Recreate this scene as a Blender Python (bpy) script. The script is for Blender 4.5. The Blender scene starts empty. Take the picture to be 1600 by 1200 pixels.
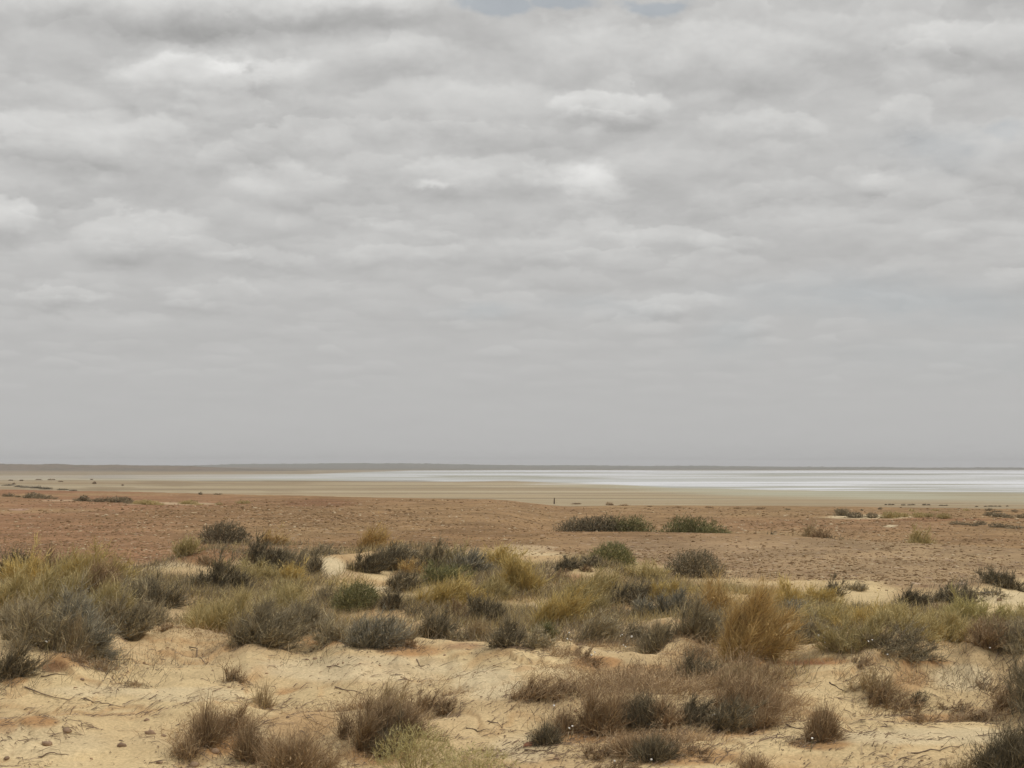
import bpy, math, random
import numpy as np
from mathutils import Matrix, Vector, Euler

# ------------------------------------------------------------------ camera
S = bpy.context.scene
COL = S.collection
F = 2198.0                 # focal length in photograph pixels (photo is 1600 wide)
CZ = 2.5                   # eye above the plain
cam_d = bpy.data.cameras.new('camera')
cam = bpy.data.objects.new('camera', cam_d); COL.objects.link(cam)
cam_d.sensor_width = 36; cam_d.lens = 36 * F / 1600
cam_d.clip_start = 0.1; cam_d.clip_end = 60000
PITCH = math.atan(128.5 / F); ROLL = math.radians(0.07)
cam.location = (0, 0, CZ)
Rm = (Euler((math.pi/2 + PITCH, 0, 0)).to_matrix() @ Matrix.Rotation(ROLL, 3, 'Z'))
cam.rotation_euler = Rm.to_euler()
S.camera = cam
RN = np.array(Rm)

# ------------------------------------------------------------------ light
SUN_EL, SUN_AZ = math.radians(49), math.radians(100)   # azimuth measured clockwise from +Y (view direction)
sd = bpy.data.lights.new('sun', 'SUN'); sd.energy = 1.5; sd.angle = math.radians(11); sd.color = (1.0, 0.93, 0.82)
sun = bpy.data.objects.new('sun', sd); COL.objects.link(sun)
sv = Vector((math.sin(SUN_AZ)*math.cos(SUN_EL), math.cos(SUN_AZ)*math.cos(SUN_EL), math.sin(SUN_EL)))
sun.rotation_euler = sv.to_track_quat('Z', 'Y').to_euler()
S.view_settings.view_transform = 'Standard'; S.view_settings.look = 'None'
S.view_settings.exposure = 0.0; S.view_settings.gamma = 1.0

# ------------------------------------------------------------------ sky
W = bpy.data.worlds.new('World'); S.world = W; W.use_nodes = True
W.cycles.sampling_method = 'MANUAL'; W.cycles.sample_map_resolution = 512
nt = W.node_tree; nt.nodes.clear()
class NG:
    """small node helper"""
    def __init__(s, nt): s.nt = nt
    def node(s, t, **k):
        n = s.nt.nodes.new(t)
        for a, b in k.items(): setattr(n, a, b)
        return n
    def put(s, sock, v):
        if isinstance(v, bpy.types.NodeSocket): s.nt.links.new(v, sock)
        else: sock.default_value = v
    def m(s, op, a, b=0.0, c=0.0, clamp=False):
        n = s.node('ShaderNodeMath', operation=op, use_clamp=clamp)
        s.put(n.inputs[0], a); s.put(n.inputs[1], b); s.put(n.inputs[2], c)
        return n.outputs[0]
    def comb(s, x, y, z=0.0):
        n = s.node('ShaderNodeCombineXYZ'); s.put(n.inputs[0], x); s.put(n.inputs[1], y); s.put(n.inputs[2], z); return n.outputs[0]
    def noise(s, vec, scale, detail=4, rough=0.55, dist=0.0, color=False):
        n = s.node('ShaderNodeTexNoise'); s.put(n.inputs['Vector'], vec)
        n.inputs['Scale'].default_value = scale; n.inputs['Detail'].default_value = detail
        n.inputs['Roughness'].default_value = rough; n.inputs['Distortion'].default_value = dist
        return n.outputs['Color' if color else 'Fac']
    def mr(s, v, a, b, c=0.0, d=1.0, smooth=True):
        n = s.node('ShaderNodeMapRange'); n.interpolation_type = 'SMOOTHSTEP' if smooth else 'LINEAR'
        s.put(n.inputs[0], v); s.put(n.inputs[1], a); s.put(n.inputs[2], b); s.put(n.inputs[3], c); s.put(n.inputs[4], d)
        return n.outputs[0]
    def mix(s, f, a, b, blend='MIX'):
        n = s.node('ShaderNodeMix', data_type='RGBA', blend_type=blend)
        s.put(n.inputs[0], f); s.put(n.inputs[6], a); s.put(n.inputs[7], b); return n.outputs[2]
    def sep(s, v):
        n = s.node('ShaderNodeSeparateXYZ'); s.put(n.inputs[0], v); return n.outputs
    def vm(s, op, a, b=(0, 0, 0), sc=None):
        n = s.node('ShaderNodeVectorMath', operation=op); s.put(n.inputs[0], a); s.put(n.inputs[1], b)
        if sc is not None: s.put(n.inputs['Scale'], sc)
        return n.outputs[0]

g = NG(nt)
tc = g.node('ShaderNodeTexCoord'); dirv = tc.outputs['Generated']
dx, dy, dz = g.sep(dirv)
hl = g.m('SQRT', g.m('ADD', g.m('ADD', g.m('MULTIPLY', dx, dx), g.m('MULTIPLY', dy, dy)), 1e-5))
el = g.m('DIVIDE', dz, hl)
vv = g.m('LOGARITHM', g.m('ADD', g.m('MINIMUM', g.m('MAXIMUM', el, 0.0), 6.0), 0.09), 2.718282)
hx = g.m('DIVIDE', dx, hl); hy = g.m('DIVIDE', dy, hl)
def layer(ka, kv, dv, off, warp):
    P_ = g.comb(g.m('MULTIPLY', hx, ka), g.m('MULTIPLY', hy, ka), g.m('MULTIPLY', g.m('ADD', vv, dv), kv))
    P_ = g.vm('ADD', P_, off)
    w_ = g.vm('SUBTRACT', g.noise(P_, 1.1, 4, .6, color=True), (.5, .5, .5))
    P_ = g.vm('ADD', P_, g.vm('SCALE', w_, sc=warp))
    a = g.noise(P_, 1.0, 6, 0.56)
    return a
wl = g.mr(el, 0.05, 0.20)
def field(dv, off=(0, 0, 0)):
    hi = layer(13.0, 8.5, dv, (3.1, 1.7, 4.2), .9); lo = layer(13.0, 7.5, dv, (9.1, 4.7, 1.2), .8)
    return g.m('ADD', g.m('MULTIPLY', hi, wl), g.m('MULTIPLY', lo, g.m('SUBTRACT', 1.0, wl)))
f_mid = field(0.0)
f_up = field(0.05)
edge = g.m('SUBTRACT', f_mid, f_up)
contrast = g.mr(el, 0.03, 0.20, 0.12, 1.0)
soft_l = g.m('MULTIPLY', g.m('ADD', g.m('MULTIPLY', edge, 0.50), g.m('MULTIPLY', g.m('SUBTRACT', f_mid, 0.5), 0.05)), contrast)
def unit_cloud(q, amp, up=1.0, low=1.0, rag=.0):
    """one cumulus seen from the side and below: pale top, flat grey base; q is the place in it, radius 1"""
    n = g.node('ShaderNodeVectorMath', operation='LENGTH'); g.put(n.inputs[0], q)
    qy = g.sep(q)[1]
    inner = g.mr(qy, -.3, .6, .45, .78)
    mask = g.mr(n.outputs['Value'], inner, 1.0, 1.0, 0.0)
    prof = g.mr(qy, -.80, .60, -low, up)
    return g.m('MULTIPLY', g.m('MULTIPLY', mask, prof), amp)
az = g.m('ARCTAN2', dx, dy)
wq = g.vm('SUBTRACT', g.noise(g.comb(g.m('MULTIPLY', hx, 14), g.m('MULTIPLY', hy, 14), g.m('MULTIPLY', vv, 9)), 1.3, 7, .64, color=True), (.5, .5, .5))
def cells(ka, kv, off, amp, lo0, lo1, hi0, hi1):
    P_ = g.comb(g.m('ADD', g.m('MULTIPLY', az, ka), off), g.m('MULTIPLY', vv, kv), 0)
    P_ = g.vm('ADD', P_, g.vm('MULTIPLY', wq, (1.5, 1.1, 0)))
    v_ = g.node('ShaderNodeTexVoronoi', voronoi_dimensions='2D'); g.put(v_.inputs['Vector'], P_); v_.inputs['Scale'].default_value = 1.0
    v_.inputs['Randomness'].default_value = .85
    q = g.vm('MULTIPLY', g.vm('SUBTRACT', P_, v_.outputs['Position']), (1.75, 2.1, 0))
    a_ = g.m('MULTIPLY', g.mr(g.sep(v_.outputs['Color'])[0], .05, 1.0, .15, 1.0, False), amp)
    w_ = g.m('MULTIPLY', g.mr(el, lo0, lo1), g.mr(el, hi0, hi1, 1.0, 0.0))
    return g.m('MULTIPLY', unit_cloud(q, a_, 1.15, .60), w_)
auto = cells(7.0, 4.6, 3.3, .085, .10, .2, 3, 4)
auto = g.m('ADD', auto, cells(14.0, 8.6, 7.7, .095, .05, .13, .5, .9))
auto = g.m('ADD', auto, cells(26.0, 14.0, 1.9, .065, .03, .08, .2, .35))
# clouds that stand at known bearings (bearing/elevation tangents, softly warped)
front = g.mr(dy, 0.05, 0.3)
iy = g.m('DIVIDE', 1.0, g.m('MAXIMUM', dy, 0.05))
uv = g.comb(g.m('MULTIPLY', dx, iy), g.m('MULTIPLY', dz, iy), 0.0)
w2 = g.vm('SUBTRACT', g.noise(g.vm('MULTIPLY', uv, (1, 1.5, 1)), 15.0, 7, 0.66, color=True), (0.5, 0.5, 0.5))
w3 = g.vm('SUBTRACT', g.noise(g.vm('MULTIPLY', uv, (1, 1.4, 1)), 5.5, 2, 0.5, color=True), (0.5, 0.5, 0.5))
uvw = g.vm('ADD', g.vm('ADD', uv, g.vm('MULTIPLY', w2, (0.070, 0.036, 0))), g.vm('MULTIPLY', w3, (0.07, 0.035, 0)))
STATE = [uvw]                # (bearing, elevation, brightness so far): one running value keeps the shader small
def place(px, py, rx, ry):
    d = g.vm('SUBTRACT', STATE[0], ((px-800)/F, (728.5-py)/F, 0))
    return g.vm('MULTIPLY', d, (F/rx, F/ry, 0))
def blob(px, py, rx, ry, p=1.0, soft=0.0):
    n = g.node('ShaderNodeVectorMath', operation='LENGTH'); g.put(n.inputs[0], place(px, py, rx, ry))
    return g.mr(n.outputs['Value'], soft, 1.0, p, 0.0)
units = [(330, 2, 430, 62, .20), (570, 12, 190, 50, .10), (330, 116, 200, 42, .15), (110, 222, 220, 62, .13), (175, 152, 240, 32, .05), (250, 205, 120, 34, .06), (590, 105, 220, 42, .045),
 (700, 178, 270, 52, .09), (1090, 82, 300, 66, .12), (1340, 45, 210, 52, .07), (1530, 58, 160, 48, .13), (948, 174, 100, 38, .16), (1175, 192, 120, 36, .08), (1430, 178, 70, 38, .10),
 (760, 276, 200, 42, .11), (80, 290, 110, 38, .07), (425, 300, 110, 48, .10), (545, 335, 80, 24, .06), (-5, 350, 70, 46, .16), (205, 373, 110, 40, .12), (620, 405, 120, 24, .08), (415, 412, 110, 18, .07),
 (95, 460, 110, 18, .09), (335, 470, 100, 20, .06), (1435, 290, 140, 38, .08), (1335, 282, 60, 32, .06), (1200, 302, 150, 26, .05), (1050, 376, 160, 26, .09), (860, 402, 220, 28, .04), (1500, 362, 170, 24, .04),
 (870, 442, 130, 18, .04), (1060, 480, 120, 20, .08), (1190, 516, 66, 16, .05), (1385, 466, 70, 12, .04)]
def gather(o): STATE[0] = g.vm('ADD', STATE[0], g.comb(0.0, 0.0, o))
for (px_, py_, rx_, ry_, a_) in units: gather(unit_cloud(place(px_, py_, rx_*1.04, ry_*1.08), a_*1.55, 1.0, .8))
for b in [(922, 270, 52, 40, .34), (960, 286, 34, 30, .20), (655, 279, 60, 12, .34), (366, 82, 64, 30, .28), (410, 92, 22, 14, -.25), (262, 80, 56, 18, .18), (940, 170, 60, 24, .08), (245, 372, 40, 26, .06), (1210, 165, 40, 16, .06)]:
    gather(blob(*b))
acc = g.sep(STATE[0])[2]
lum = g.m('ADD', soft_l, g.m('MULTIPLY', auto, g.m('SUBTRACT', 1.0, g.m('MULTIPLY', front, 0.05))))
lum = g.m('ADD', lum, g.m('MULTIPLY', acc, front))
# overcast brightness: even near the horizon, brighter towards the zenith
base = g.mr(el, 0.33, 2.5, 1.0, 2.3)
rowl = g.mr(el, 0.0, 0.25, 0.955, 1.0)
val = g.m('MULTIPLY', g.m('MULTIPLY', base, rowl), g.m('ADD', 1.0, lum))
CLOUD = 0.522
ccol = g.mix(g.mr(lum, -0.1, 0.25), (0.995, 0.987, 0.97, 1), (1.0, 0.994, 0.972, 1))
cl = g.vm('SCALE', ccol, sc=g.m('MULTIPLY', val, CLOUD/0.1))
sky = g.node('ShaderNodeTexSky', sky_type='NISHITA'); sky.sun_disc = False
sky.sun_elevation = SUN_EL; sky.sun_rotation = SUN_AZ; sky.air_density = 1.0; sky.dust_density = 1.5
# thin places and real gaps
thin = None
for b in [(1400, 470, 420, 60, .34), (1480, 215, 200, 60, .30), (1595, 185, 60, 22, .5), (1140, 520, 90, 70, .24), (740, 488, 120, 22, .28), (1500, 560, 300, 70, .2), (960,480,160,30,.2)]:
    o = blob(*b); thin = o if thin is None else g.m('MAXIMUM', thin, o)
thin = g.m('MULTIPLY', thin, g.mr(f_mid, 0.62, 0.42, 0.45, 1.0))
gap = None
for b in [(775, -2, 105, 28, .95), (880, -4, 70, 20, .8), (1015, -8, 65, 20, .8)]:
    o = blob(*b, 0.2); gap = o if gap is None else g.m('MAXIMUM', gap, o)
tr = g.m('MULTIPLY', g.m('MAXIMUM', thin, g.m('MINIMUM', gap, 0.6)), front)
skyc = g.vm('SCALE', sky.outputs[0], sc=1.0)
gapc = g.mix(0.70, skyc, (4.2, 4.55, 4.7, 1))
out = g.mix(tr, cl, gapc)
bg = g.node('ShaderNodeBackground'); bg.inputs['Strength'].default_value = 0.1
g.put(bg.inputs['Color'], out)
wo = g.node('ShaderNodeOutputWorld'); nt.links.new(bg.outputs[0], wo.inputs['Surface'])

# ------------------------------------------------------------------ numpy noise
def _h(ix, iy, seed):
    v = (ix.astype(np.int64)*374761393 + iy.astype(np.int64)*668265263 + seed*1442695041) & 0xffffffff
    v = ((v ^ (v >> 13)) * 1274126177) & 0xffffffff
    v = (v ^ (v >> 16)) & 0xffffffff
    return v / 4294967295.0
def vn(x, y, seed=0):
    x = np.asarray(x, float); y = np.asarray(y, float)
    ix = np.floor(x); iy = np.floor(y); fx = x-ix; fy = y-iy
    fx = fx*fx*fx*(fx*(fx*6-15)+10); fy = fy*fy*fy*(fy*(fy*6-15)+10)
    a = _h(ix, iy, seed); b = _h(ix+1, iy, seed); c = _h(ix, iy+1, seed); d = _h(ix+1, iy+1, seed)
    return (a*(1-fx)+b*fx)*(1-fy) + (c*(1-fx)+d*fx)*fy
def fbm(x, y, o=4, seed=0, r=0.5):
    s = 0; amp = 1; t = 0
    for k in range(o):
        s = s + amp*(vn(x*2**k + 17.3*k, y*2**k - 9.1*k, seed+k)-0.5); t += amp; amp *= r
    return s/t*2
def sst(a, b, x):
    t = np.clip((x-a)/(b-a), 0, 1); return t*t*(3-2*t)

def project(x, y, z):
    v = np.stack([x, y, z-CZ], -1) @ RN
    d = np.maximum(-v[..., 2], 0.05)
    return 800 + F*v[..., 0]/d, 600 - F*v[..., 1]/d
def ray(px, py):
    v = RN @ np.array([(px-800)/F, (600-py)/F, -1.0]); return v/np.linalg.norm(v)

# ------------------------------------------------------------------ terrain
LIPX = [-300, 0, 60, 90, 150, 200, 240, 300, 345, 390, 440, 475, 505, 540, 590, 625, 655, 700, 800, 870, 960, 1005, 1040, 1065, 1105, 1140, 1180, 1230, 1280, 1325, 1380, 1430, 1490, 1545, 1600, 1900]
LIPY = [1015, 1016, 1018, 1020, 1006, 978, 973, 984, 996, 1006, 1000, 992, 991, 1006, 1013, 1012, 1000, 1000, 1012, 1013, 1016, 1022, 1004, 998, 1010, 1024, 1020, 1000, 1008, 1018, 1015, 1004, 998, 1010, 1024, 1030]
# crest px, crest py, height m, half width m, half depth m
MOUNDS = [
 (330, 856, .62, 1.5, 1.8), (520, 868, .42, 1.1, 1.6), (600, 868, .30, 1.2, 1.3), (655, 866, .38, .9, 1.4), (905, 874, .42, 1.1, 1.3),
 (960, 868, .22, .8, 1.2), (1350, 908, .10, 1.6, 1.2), (1490, 918, .30, 1.5, 1.4), (1590, 905, .25, 1.4, 1.5), (1020, 946, .12, .9, .8),
 (590, 940, .18, 1.3, .9), (300, 932, .20, .9, .7), (150, 905, .25, 2.2, 1.5), (780, 905, .20, 2.0, 1.4), (1140, 935, .25, 1.2, 1.6),
 (205, 1020, .16, .9, .8), (355, 1120, .10, .6, .5), (330, 1160, .12, .5, .35), (480, 1150, .14, .7, .5), (590, 1130, .16, .6, .5),
 (1060, 1015, .14, .6, .5), (1000, 1110, .16, 1.0, .55), (870, 1080, .10, .6, .5), (1130, 1100, .10, .5, .5), (1280, 1140, .07, .4, .35), (1010, 1170, .10, .6, .4),
 (1480, 1050, .14, 1.0, .8), (1380, 1075, .12, .7, .5), (1590, 1080, .2, .7, .6), (1600, 1170, .12, .9, .5), (1330, 1040, .10, .6, .5), (690, 1095, .07, .5, .5), (20, 1045, .10, .5, .5),
 (1570, 1130, -.12, 1.8, .4), (1450, 1112, -.08, 1.2, .3),
]
MW = []
for (px, py, h, wx, wy) in MOUNDS:
    d = ray(px, py); t = (CZ-h)/-d[2]
    MW.append((d[0]*t, d[1]*t, h, wx, wy))
def height(x, y, micro=True):
    r = np.hypot(x, y); yy = np.maximum(y, 0.45*r+1e-6)
    px = 800 + F*x/yy
    h = 0.75*sst(11.0, 6.0, r) if False else 0.75*(1-sst(5.5, 11.0, r))
    nearw = 1-sst(22, 40, r)
    h = h + nearw*(0.16*fbm(x*.33+3, y*.42+1, 3, 5))
    # lip of the sand sheet
    lp = np.interp(px, LIPX, LIPY) + 6*fbm(px/40.0, px*0, 2, 91)
    hl = 0.29 + 0.12*fbm(x*.6, x*0, 2, 33)
    rl = (CZ-hl)*F/(lp-728.5)
    dr = r*np.where(r > 0, yy/np.maximum(r, 1e-6), 1) - rl
    dr = np.clip(dr, -60, 60)
    ridge = np.where(dr < 0, np.exp(-(dr/1.5)**2), np.exp(-(dr/0.55)**2)*0.75+0.25*np.exp(-(dr/2.5)**2))
    h = h + hl*ridge
    h = h + nearw*0.10*sst(-.4, .6, fbm(x*.62+1, y*.85+4, 3, 301))*(1-sst(15, 19, r))
    wxp = x + .25*fbm(x*.9, y*.9, 2, 71); wyp = y + .35*fbm(x*.9, y*.9, 2, 72)
    for (mx, my, mh, wx, wy) in MW:
        e = np.clip(((wxp-mx)/wx)**2 + ((wyp-my)/wy)**2, 0, 30)
        h = h + mh*(1.15 if my < 17 else 1)*np.exp(-e)
    h = h + 0.05*fbm(x*.11, y*.11, 3, 8)*sst(24, 45, r)
    # near terrace edge on the right of the gravel plain
    rc = np.interp(px, [700, 880, 1000, 1180, 1340, 1480, 1600, 2000], [56, 54, 54, 52.0, 47.5, 45, 42.5, 40]) + .5*fbm(x*.2, x*0, 2, 12)
    amp = sst(760, 900, px)
    h = h - 0.75*amp*sst(-1, 6, yy-rc) + 0.06*amp*np.exp(-np.clip((yy-rc+2)/3, -5, 5)**2)
    h = h + 0.20*amp*sst(6, 40, yy-rc)
    # far crest, then the long slope down to the lake bed
    Rc = np.interp(px, [-400, 0, 200, 400, 560, 800, 1000, 1200, 1600], [155, 150, 136, 121, 113, 106, 110, 108, 105])
    t = np.clip((yy-Rc)/330.0, 0, 1)
    h = h - 12*t*(2-t) - 0*amp
    h = h + 0.10*fbm(x*.05, y*.03, 3, 44)*sst(70, 100, r)*(1-sst(250, 420, r))
    # low land on the left shore and beyond the far shore
    Rs = np.interp(px, [-2000, 0, 150, 300, 430, 520, 700, 3000], [3000, 3000, 3100, 3600, 4400, 5600, 6100, 6100])
    h = h + 7*sst(0, 3500, yy-Rs)
    sc = np.clip(1-np.abs(dr-1.0)/9, 0, 1)*nearw
    q1 = fbm(x*.55+2, y*.8, 3, 201)
    h = h + .085*sc*sst(.02, .075, q1) + .028*nearw*(1-sst(16, 19, r))*sst(.0, .07, fbm(x*.8+7, y*1.0, 3, 202))
    if micro:
        s = 1-sst(26, 34, r)
        h = h + s*(0.055*fbm(x*1.3, y*1.7, 3, 21) + 0.011*fbm(x*5, y*6, 3, 22)) + s*.03*np.abs(fbm(x*2.2, y*3.0, 3, 24))
        h = h + s*0.006*fbm(x*3, y*18, 2, 23)
    return h
def hit(px, py, rmax=1500):
    d = ray(px, py)
    t = np.concatenate([np.arange(6, 60, .03), np.arange(60, 160, .1), np.arange(160, rmax, 1.0)])
    X = d[0]*t; Y = d[1]*t; Z = CZ + d[2]*t
    k = np.nonzero(Z < height(X, Y))[0]
    i = k[0] if len(k) else len(t)-1
    return X[i], Y[i], float(height(np.array([X[i]]), np.array([Y[i]]))[0])

# ------------------------------------------------------------------ mesh helpers
def mesh_np(name, V, T, attrs=None, smooth=False, quads=False):
    me = bpy.data.meshes.new(name); k = 4 if quads else 3
    V = np.asarray(V, np.float32); T = np.asarray(T, np.int32)
    me.vertices.add(len(V)); me.vertices.foreach_set('co', V.ravel())
    me.loops.add(len(T)*k); me.loops.foreach_set('vertex_index', T.ravel())
    me.polygons.add(len(T)); me.polygons.foreach_set('loop_start', np.arange(0, len(T)*k, k, dtype=np.int32))
    me.polygons.foreach_set('loop_total', np.full(len(T), k, np.int32))
    if smooth: me.polygons.foreach_set('use_smooth', np.ones(len(T), bool))
    me.update(calc_edges=True)
    for n, (typ, a) in (attrs or {}).items():
        at = me.attributes.new(n, typ, 'POINT')
        at.data.foreach_set('color' if 'COLOR' in typ else 'value', np.asarray(a, np.float32).ravel())
    return me
def obj(name, me, mat, parent=None):
    o = bpy.data.objects.new(name, me); COL.objects.link(o)
    if mat and not me.materials: me.materials.append(mat)
    if parent: o.parent = parent
    return o
def tag(o, label=None, cat=None, group=None, kind=None):
    if label: o['label'] = label
    if cat: o['category'] = cat
    if group: o['group'] = group
    if kind: o['kind'] = kind
    return o
def empty(name, loc):
    o = bpy.data.objects.new(name, None); COL.objects.link(o); o.location = loc; o.empty_display_size = .1; return o

# ------------------------------------------------------------------ ground sheet
def srgb(r, g_, b): return tuple(((c/255+.055)/1.055)**2.4 if c > 10 else c/255/12.92 for c in (r, g_, b))
yrows = np.concatenate([np.arange(1330, 1000, -1.25), np.arange(1000, 860, -1.0), np.arange(860, 790, -.8)])
r1 = CZ*F/(yrows-728.5)
r2 = np.geomspace(r1[-1]*1.01, 420, 150)
r3 = 14.5*F/np.arange(14.5*F/425, 2.4, -0.42)
rr = np.concatenate([[0.6, 1.5, 3, 4.5, 5.5, 6.5, 7.3, 8.2], r1[r1 > 8.3], r2, r3[r3 > 425]])
rr = np.unique(rr)
th_in = np.arctan((np.arange(-140, 1741, 2.1)-800)/F)
th_o = np.concatenate([np.linspace(-math.pi, -0.75, 40)[:-1], np.linspace(-0.75, th_in[0], 60)[:-1]])
th = np.concatenate([th_o, th_in, -th_o[::-1]]); th = th[:-1]   # wraps round
# in front of the camera rows are straight lines of equal depth, behind they close to circles
cosf = np.clip(np.cos(th), np.cos(0.75), 1)
RR, TH = np.meshgrid(rr, th, indexing='ij')
RD = RR/np.clip(np.cos(TH), np.cos(0.75), 1)
GX = RD*np.sin(TH); GY = RD*np.cos(TH)
GZ = height(GX, GY)
nr, nc = GX.shape
PX, PY = project(GX, GY, GZ)
behind = GY < 1; PX = np.where(behind, 5000*np.sign(GX+1e-9), PX); PY = np.where(behind, 1500, PY)
R = np.hypot(GX, GY)

def L(c): return np.array(c)
def mixc(a, b, t): t = np.clip(t, 0, 1)[..., None]; return a*(1-t) + b*t
SAND = L((.615, .475, .265)); SAND2 = L((.50, .37, .205)); ORG = L((.40, .225, .10)); PALE = L((.615, .505, .32))
GIB = L((.290, .186, .094)); GIBR = L((.285, .152, .084)); GIBT = L((.355, .25, .128))
FLAT = L((.335, .255, .155)); FLAT2 = L((.39, .315, .20)); GRN = L((.42, .41, .31)); SALT = L((.655, .665, .69)); SALTD = L((.45,.455,.435)); FARL = L((.155, .13, .085)); FRED = L((.225, .15, .092))
def ell(px, py, rx, ry, warp=.45):
    w = warp*fbm(GX*1.1, GY*1.1, 3, int(px+py) % 97)
    e = ((PX-px)/rx)**2 + ((PY-py)/ry)**2
    return 1-sst(.35, 1.3, e+w)
C = np.zeros(GX.shape+(3,)) + SAND
C = mixc(C, SAND2, .5+1.1*fbm(GX*.55, GY*.7, 4, 3))
C = mixc(C, PALE, 1.6*fbm(GX*.4+9, GY*.8, 3, 4)-.15)
C = mixc(C, ORG, 2.6*fbm(GX*1.3+5, GY*1.5, 4, 6)-1.5)
q1 = fbm(GX*.55+2, GY*.8, 3, 201); q2 = fbm(GX*.8+7, GY*1.0, 3, 202)
C = mixc(C, ORG, .5*np.exp(-((q1-.05)/.03)**2)*(R < 24)*(R > 14)); C = mixc(C, ORG, .3*np.exp(-((q2-.03)/.03)**2)*(R < 19))
# soil round the shrub belt is darker, more orange
belt = sst(1040, 1000, PY) if False else (1-sst(985, 1040, PY))
C = mixc(C, ORG, .35*belt*(.6+1.3*fbm(GX*.8, GY*.8, 4, 7)))
for (px, py, rx, ry, c, a) in [
   (130, 1028, 60, 16, ORG, .8), (82, 1042, 24, 10, L((.20, .10, .05)), .85), (60, 1128, 34, 10, ORG, .9), (8, 1135, 20, 12, ORG, .8), (345, 1160, 55, 22, ORG, .9), (500, 1000, 45, 12, ORG, .8),  # darkest brown patch: shade of the scarp overhang painted into the soil colour
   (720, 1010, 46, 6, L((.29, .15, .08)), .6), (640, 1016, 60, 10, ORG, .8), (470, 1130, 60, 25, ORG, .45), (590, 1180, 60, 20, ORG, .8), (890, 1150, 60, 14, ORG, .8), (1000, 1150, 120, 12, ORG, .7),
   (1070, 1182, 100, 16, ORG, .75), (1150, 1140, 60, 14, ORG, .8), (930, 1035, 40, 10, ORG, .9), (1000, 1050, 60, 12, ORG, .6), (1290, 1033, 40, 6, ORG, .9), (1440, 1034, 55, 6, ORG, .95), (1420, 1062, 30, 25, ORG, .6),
   (1280, 1162, 50, 10, ORG, .8), (1460, 1122, 60, 7, ORG, .8), (1240, 1036, 60, 4, L((.30, .14, .07)), .8), (1180, 1033, 60, 5, ORG, .7), (20, 1062, 26, 8, ORG, .8), (330, 866, 60, 18, ORG, .95), (322, 872, 22, 5, L((.22, .10, .05)), .9), (600, 890, 50, 14, ORG, .5),  # darkest brown strip: shade in the hummock's crevices, painted into the colour
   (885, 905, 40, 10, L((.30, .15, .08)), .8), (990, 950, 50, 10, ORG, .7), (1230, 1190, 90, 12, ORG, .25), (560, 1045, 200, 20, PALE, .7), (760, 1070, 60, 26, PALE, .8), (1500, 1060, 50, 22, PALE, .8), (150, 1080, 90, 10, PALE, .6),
   (300, 1085, 90, 12, PALE, .6), (1450, 1150, 160, 16, PALE, .7), (820, 1170, 60, 25, PALE, .6), (515, 885, 26, 18, PALE, .9), (590, 895, 30, 12, SAND, .9), (625, 865, 30, 6, PALE, .8), (60, 1160, 120, 26, PALE, .4)]:
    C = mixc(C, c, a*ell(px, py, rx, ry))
# gravel plain
by = np.interp(PX, [-200, 0, 150, 300, 480, 600, 800, 900, 1050, 1150, 1300, 1400, 1500, 1600, 1800], [872, 874, 884, 880, 862, 858, 860, 868, 888, 900, 908, 916, 922, 905, 900])
by = by + 9*fbm(GX*.35, GY*.35, 4, 15)
gib = (1-sst(by-7, by+6, PY)); gib = np.where(R > 60, 1, gib); gib = np.where(R < 16, 0, gib)
G = np.zeros(C.shape)+GIB
redl = 1-sst(150, 560, PX)
G = mixc(G, GIBR, redl*.85 + .5*fbm(GX*.06, GY*.04, 3, 17))
G = mixc(G, GIBT, .5*sst(1000, 1400, PX)*(1-sst(40, 80, R)) + .8*fbm(GX*.15, GY*.09, 4, 18))
G = mixc(G, L((.235,.14,.068)), 1.2*fbm(GX*.07+4, GY*.022, 3, 19))
for (px, py, rx, ry, c, a) in [(1360, 808, 70, 4, L((.60, .49, .31)), .9), (1390, 822, 14, 2, L((.6, .5, .33)), .9), (270, 787, 70, 2.2, L((.50, .38, .24)), .8), (100, 782, 40, 1.2, L((.5, .37, .25)), .6),
     (820, 857, 50, 7, L((.48, .36, .22)), .75), (500, 786, 60, 7, L((.20, .095, .05)), .55), (1450, 812, 160, 3, L((.24, .11, .06)), .5), (30, 796, 16, 2, L((.5, .33, .26)), .7), (1400, 940, 30, 16, PALE, .9)]:
    G = mixc(G, c, a*ell(px, py, rx, ry, .8))
G = mixc(G, L((.36,.262,.165)), .42*(1-sst(44, 54, GY))*sst(820, 1000, PX))
C = mixc(C, G, gib)
C = mixc(C, SAND, .95*ell(1340, 930, 70, 26, .7)); C = mixc(C, SAND, .95*ell(1560, 945, 90, 30, .6)); C = mixc(C, PALE, .7*ell(1570, 935, 60, 12))
# lake flats: colours by bearing and distance
fl = sst(8, 40, GY-np.interp(PX, [-400, 0, 200, 400, 560, 800, 1000, 1200, 1600], [155, 150, 136, 121, 113, 106, 110, 108, 105])) * (~behind)
sx = GX/GY.clip(1)*F; ly = PY
st = fbm(sx/260, ly/1.6, 3, 51); st2 = fbm(sx/420+5, ly/0.9, 3, 52); st3 = fbm(sx/90, ly/3, 3, 53)
LC = mixc(np.zeros(C.shape)+FLAT, FLAT2, .5+1.8*fbm(sx/600, ly/1.8, 3, 57))
LC = mixc(LC, L((.25, .195, .12)), 1.7*fbm(sx/700+3, ly/1.2, 2, 58)-.1)
LC = mixc(LC, L((.44, .37, .25)), 2.2*fbm(sx/900+8, ly/1.0, 2, 59)-.45)
LC = mixc(LC, L((.22,.16,.09)), .5*sst(0,1,st3*2)*(1-sst(300,700,PX)))
low_s = np.interp(PX, [-200, 0, 150, 350, 600, 800, 950, 1050, 1200, 1400, 1600, 1800], [751, 750, 750, 751, 752, 752, 757, 762, 766, 768, 770, 771])
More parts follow.
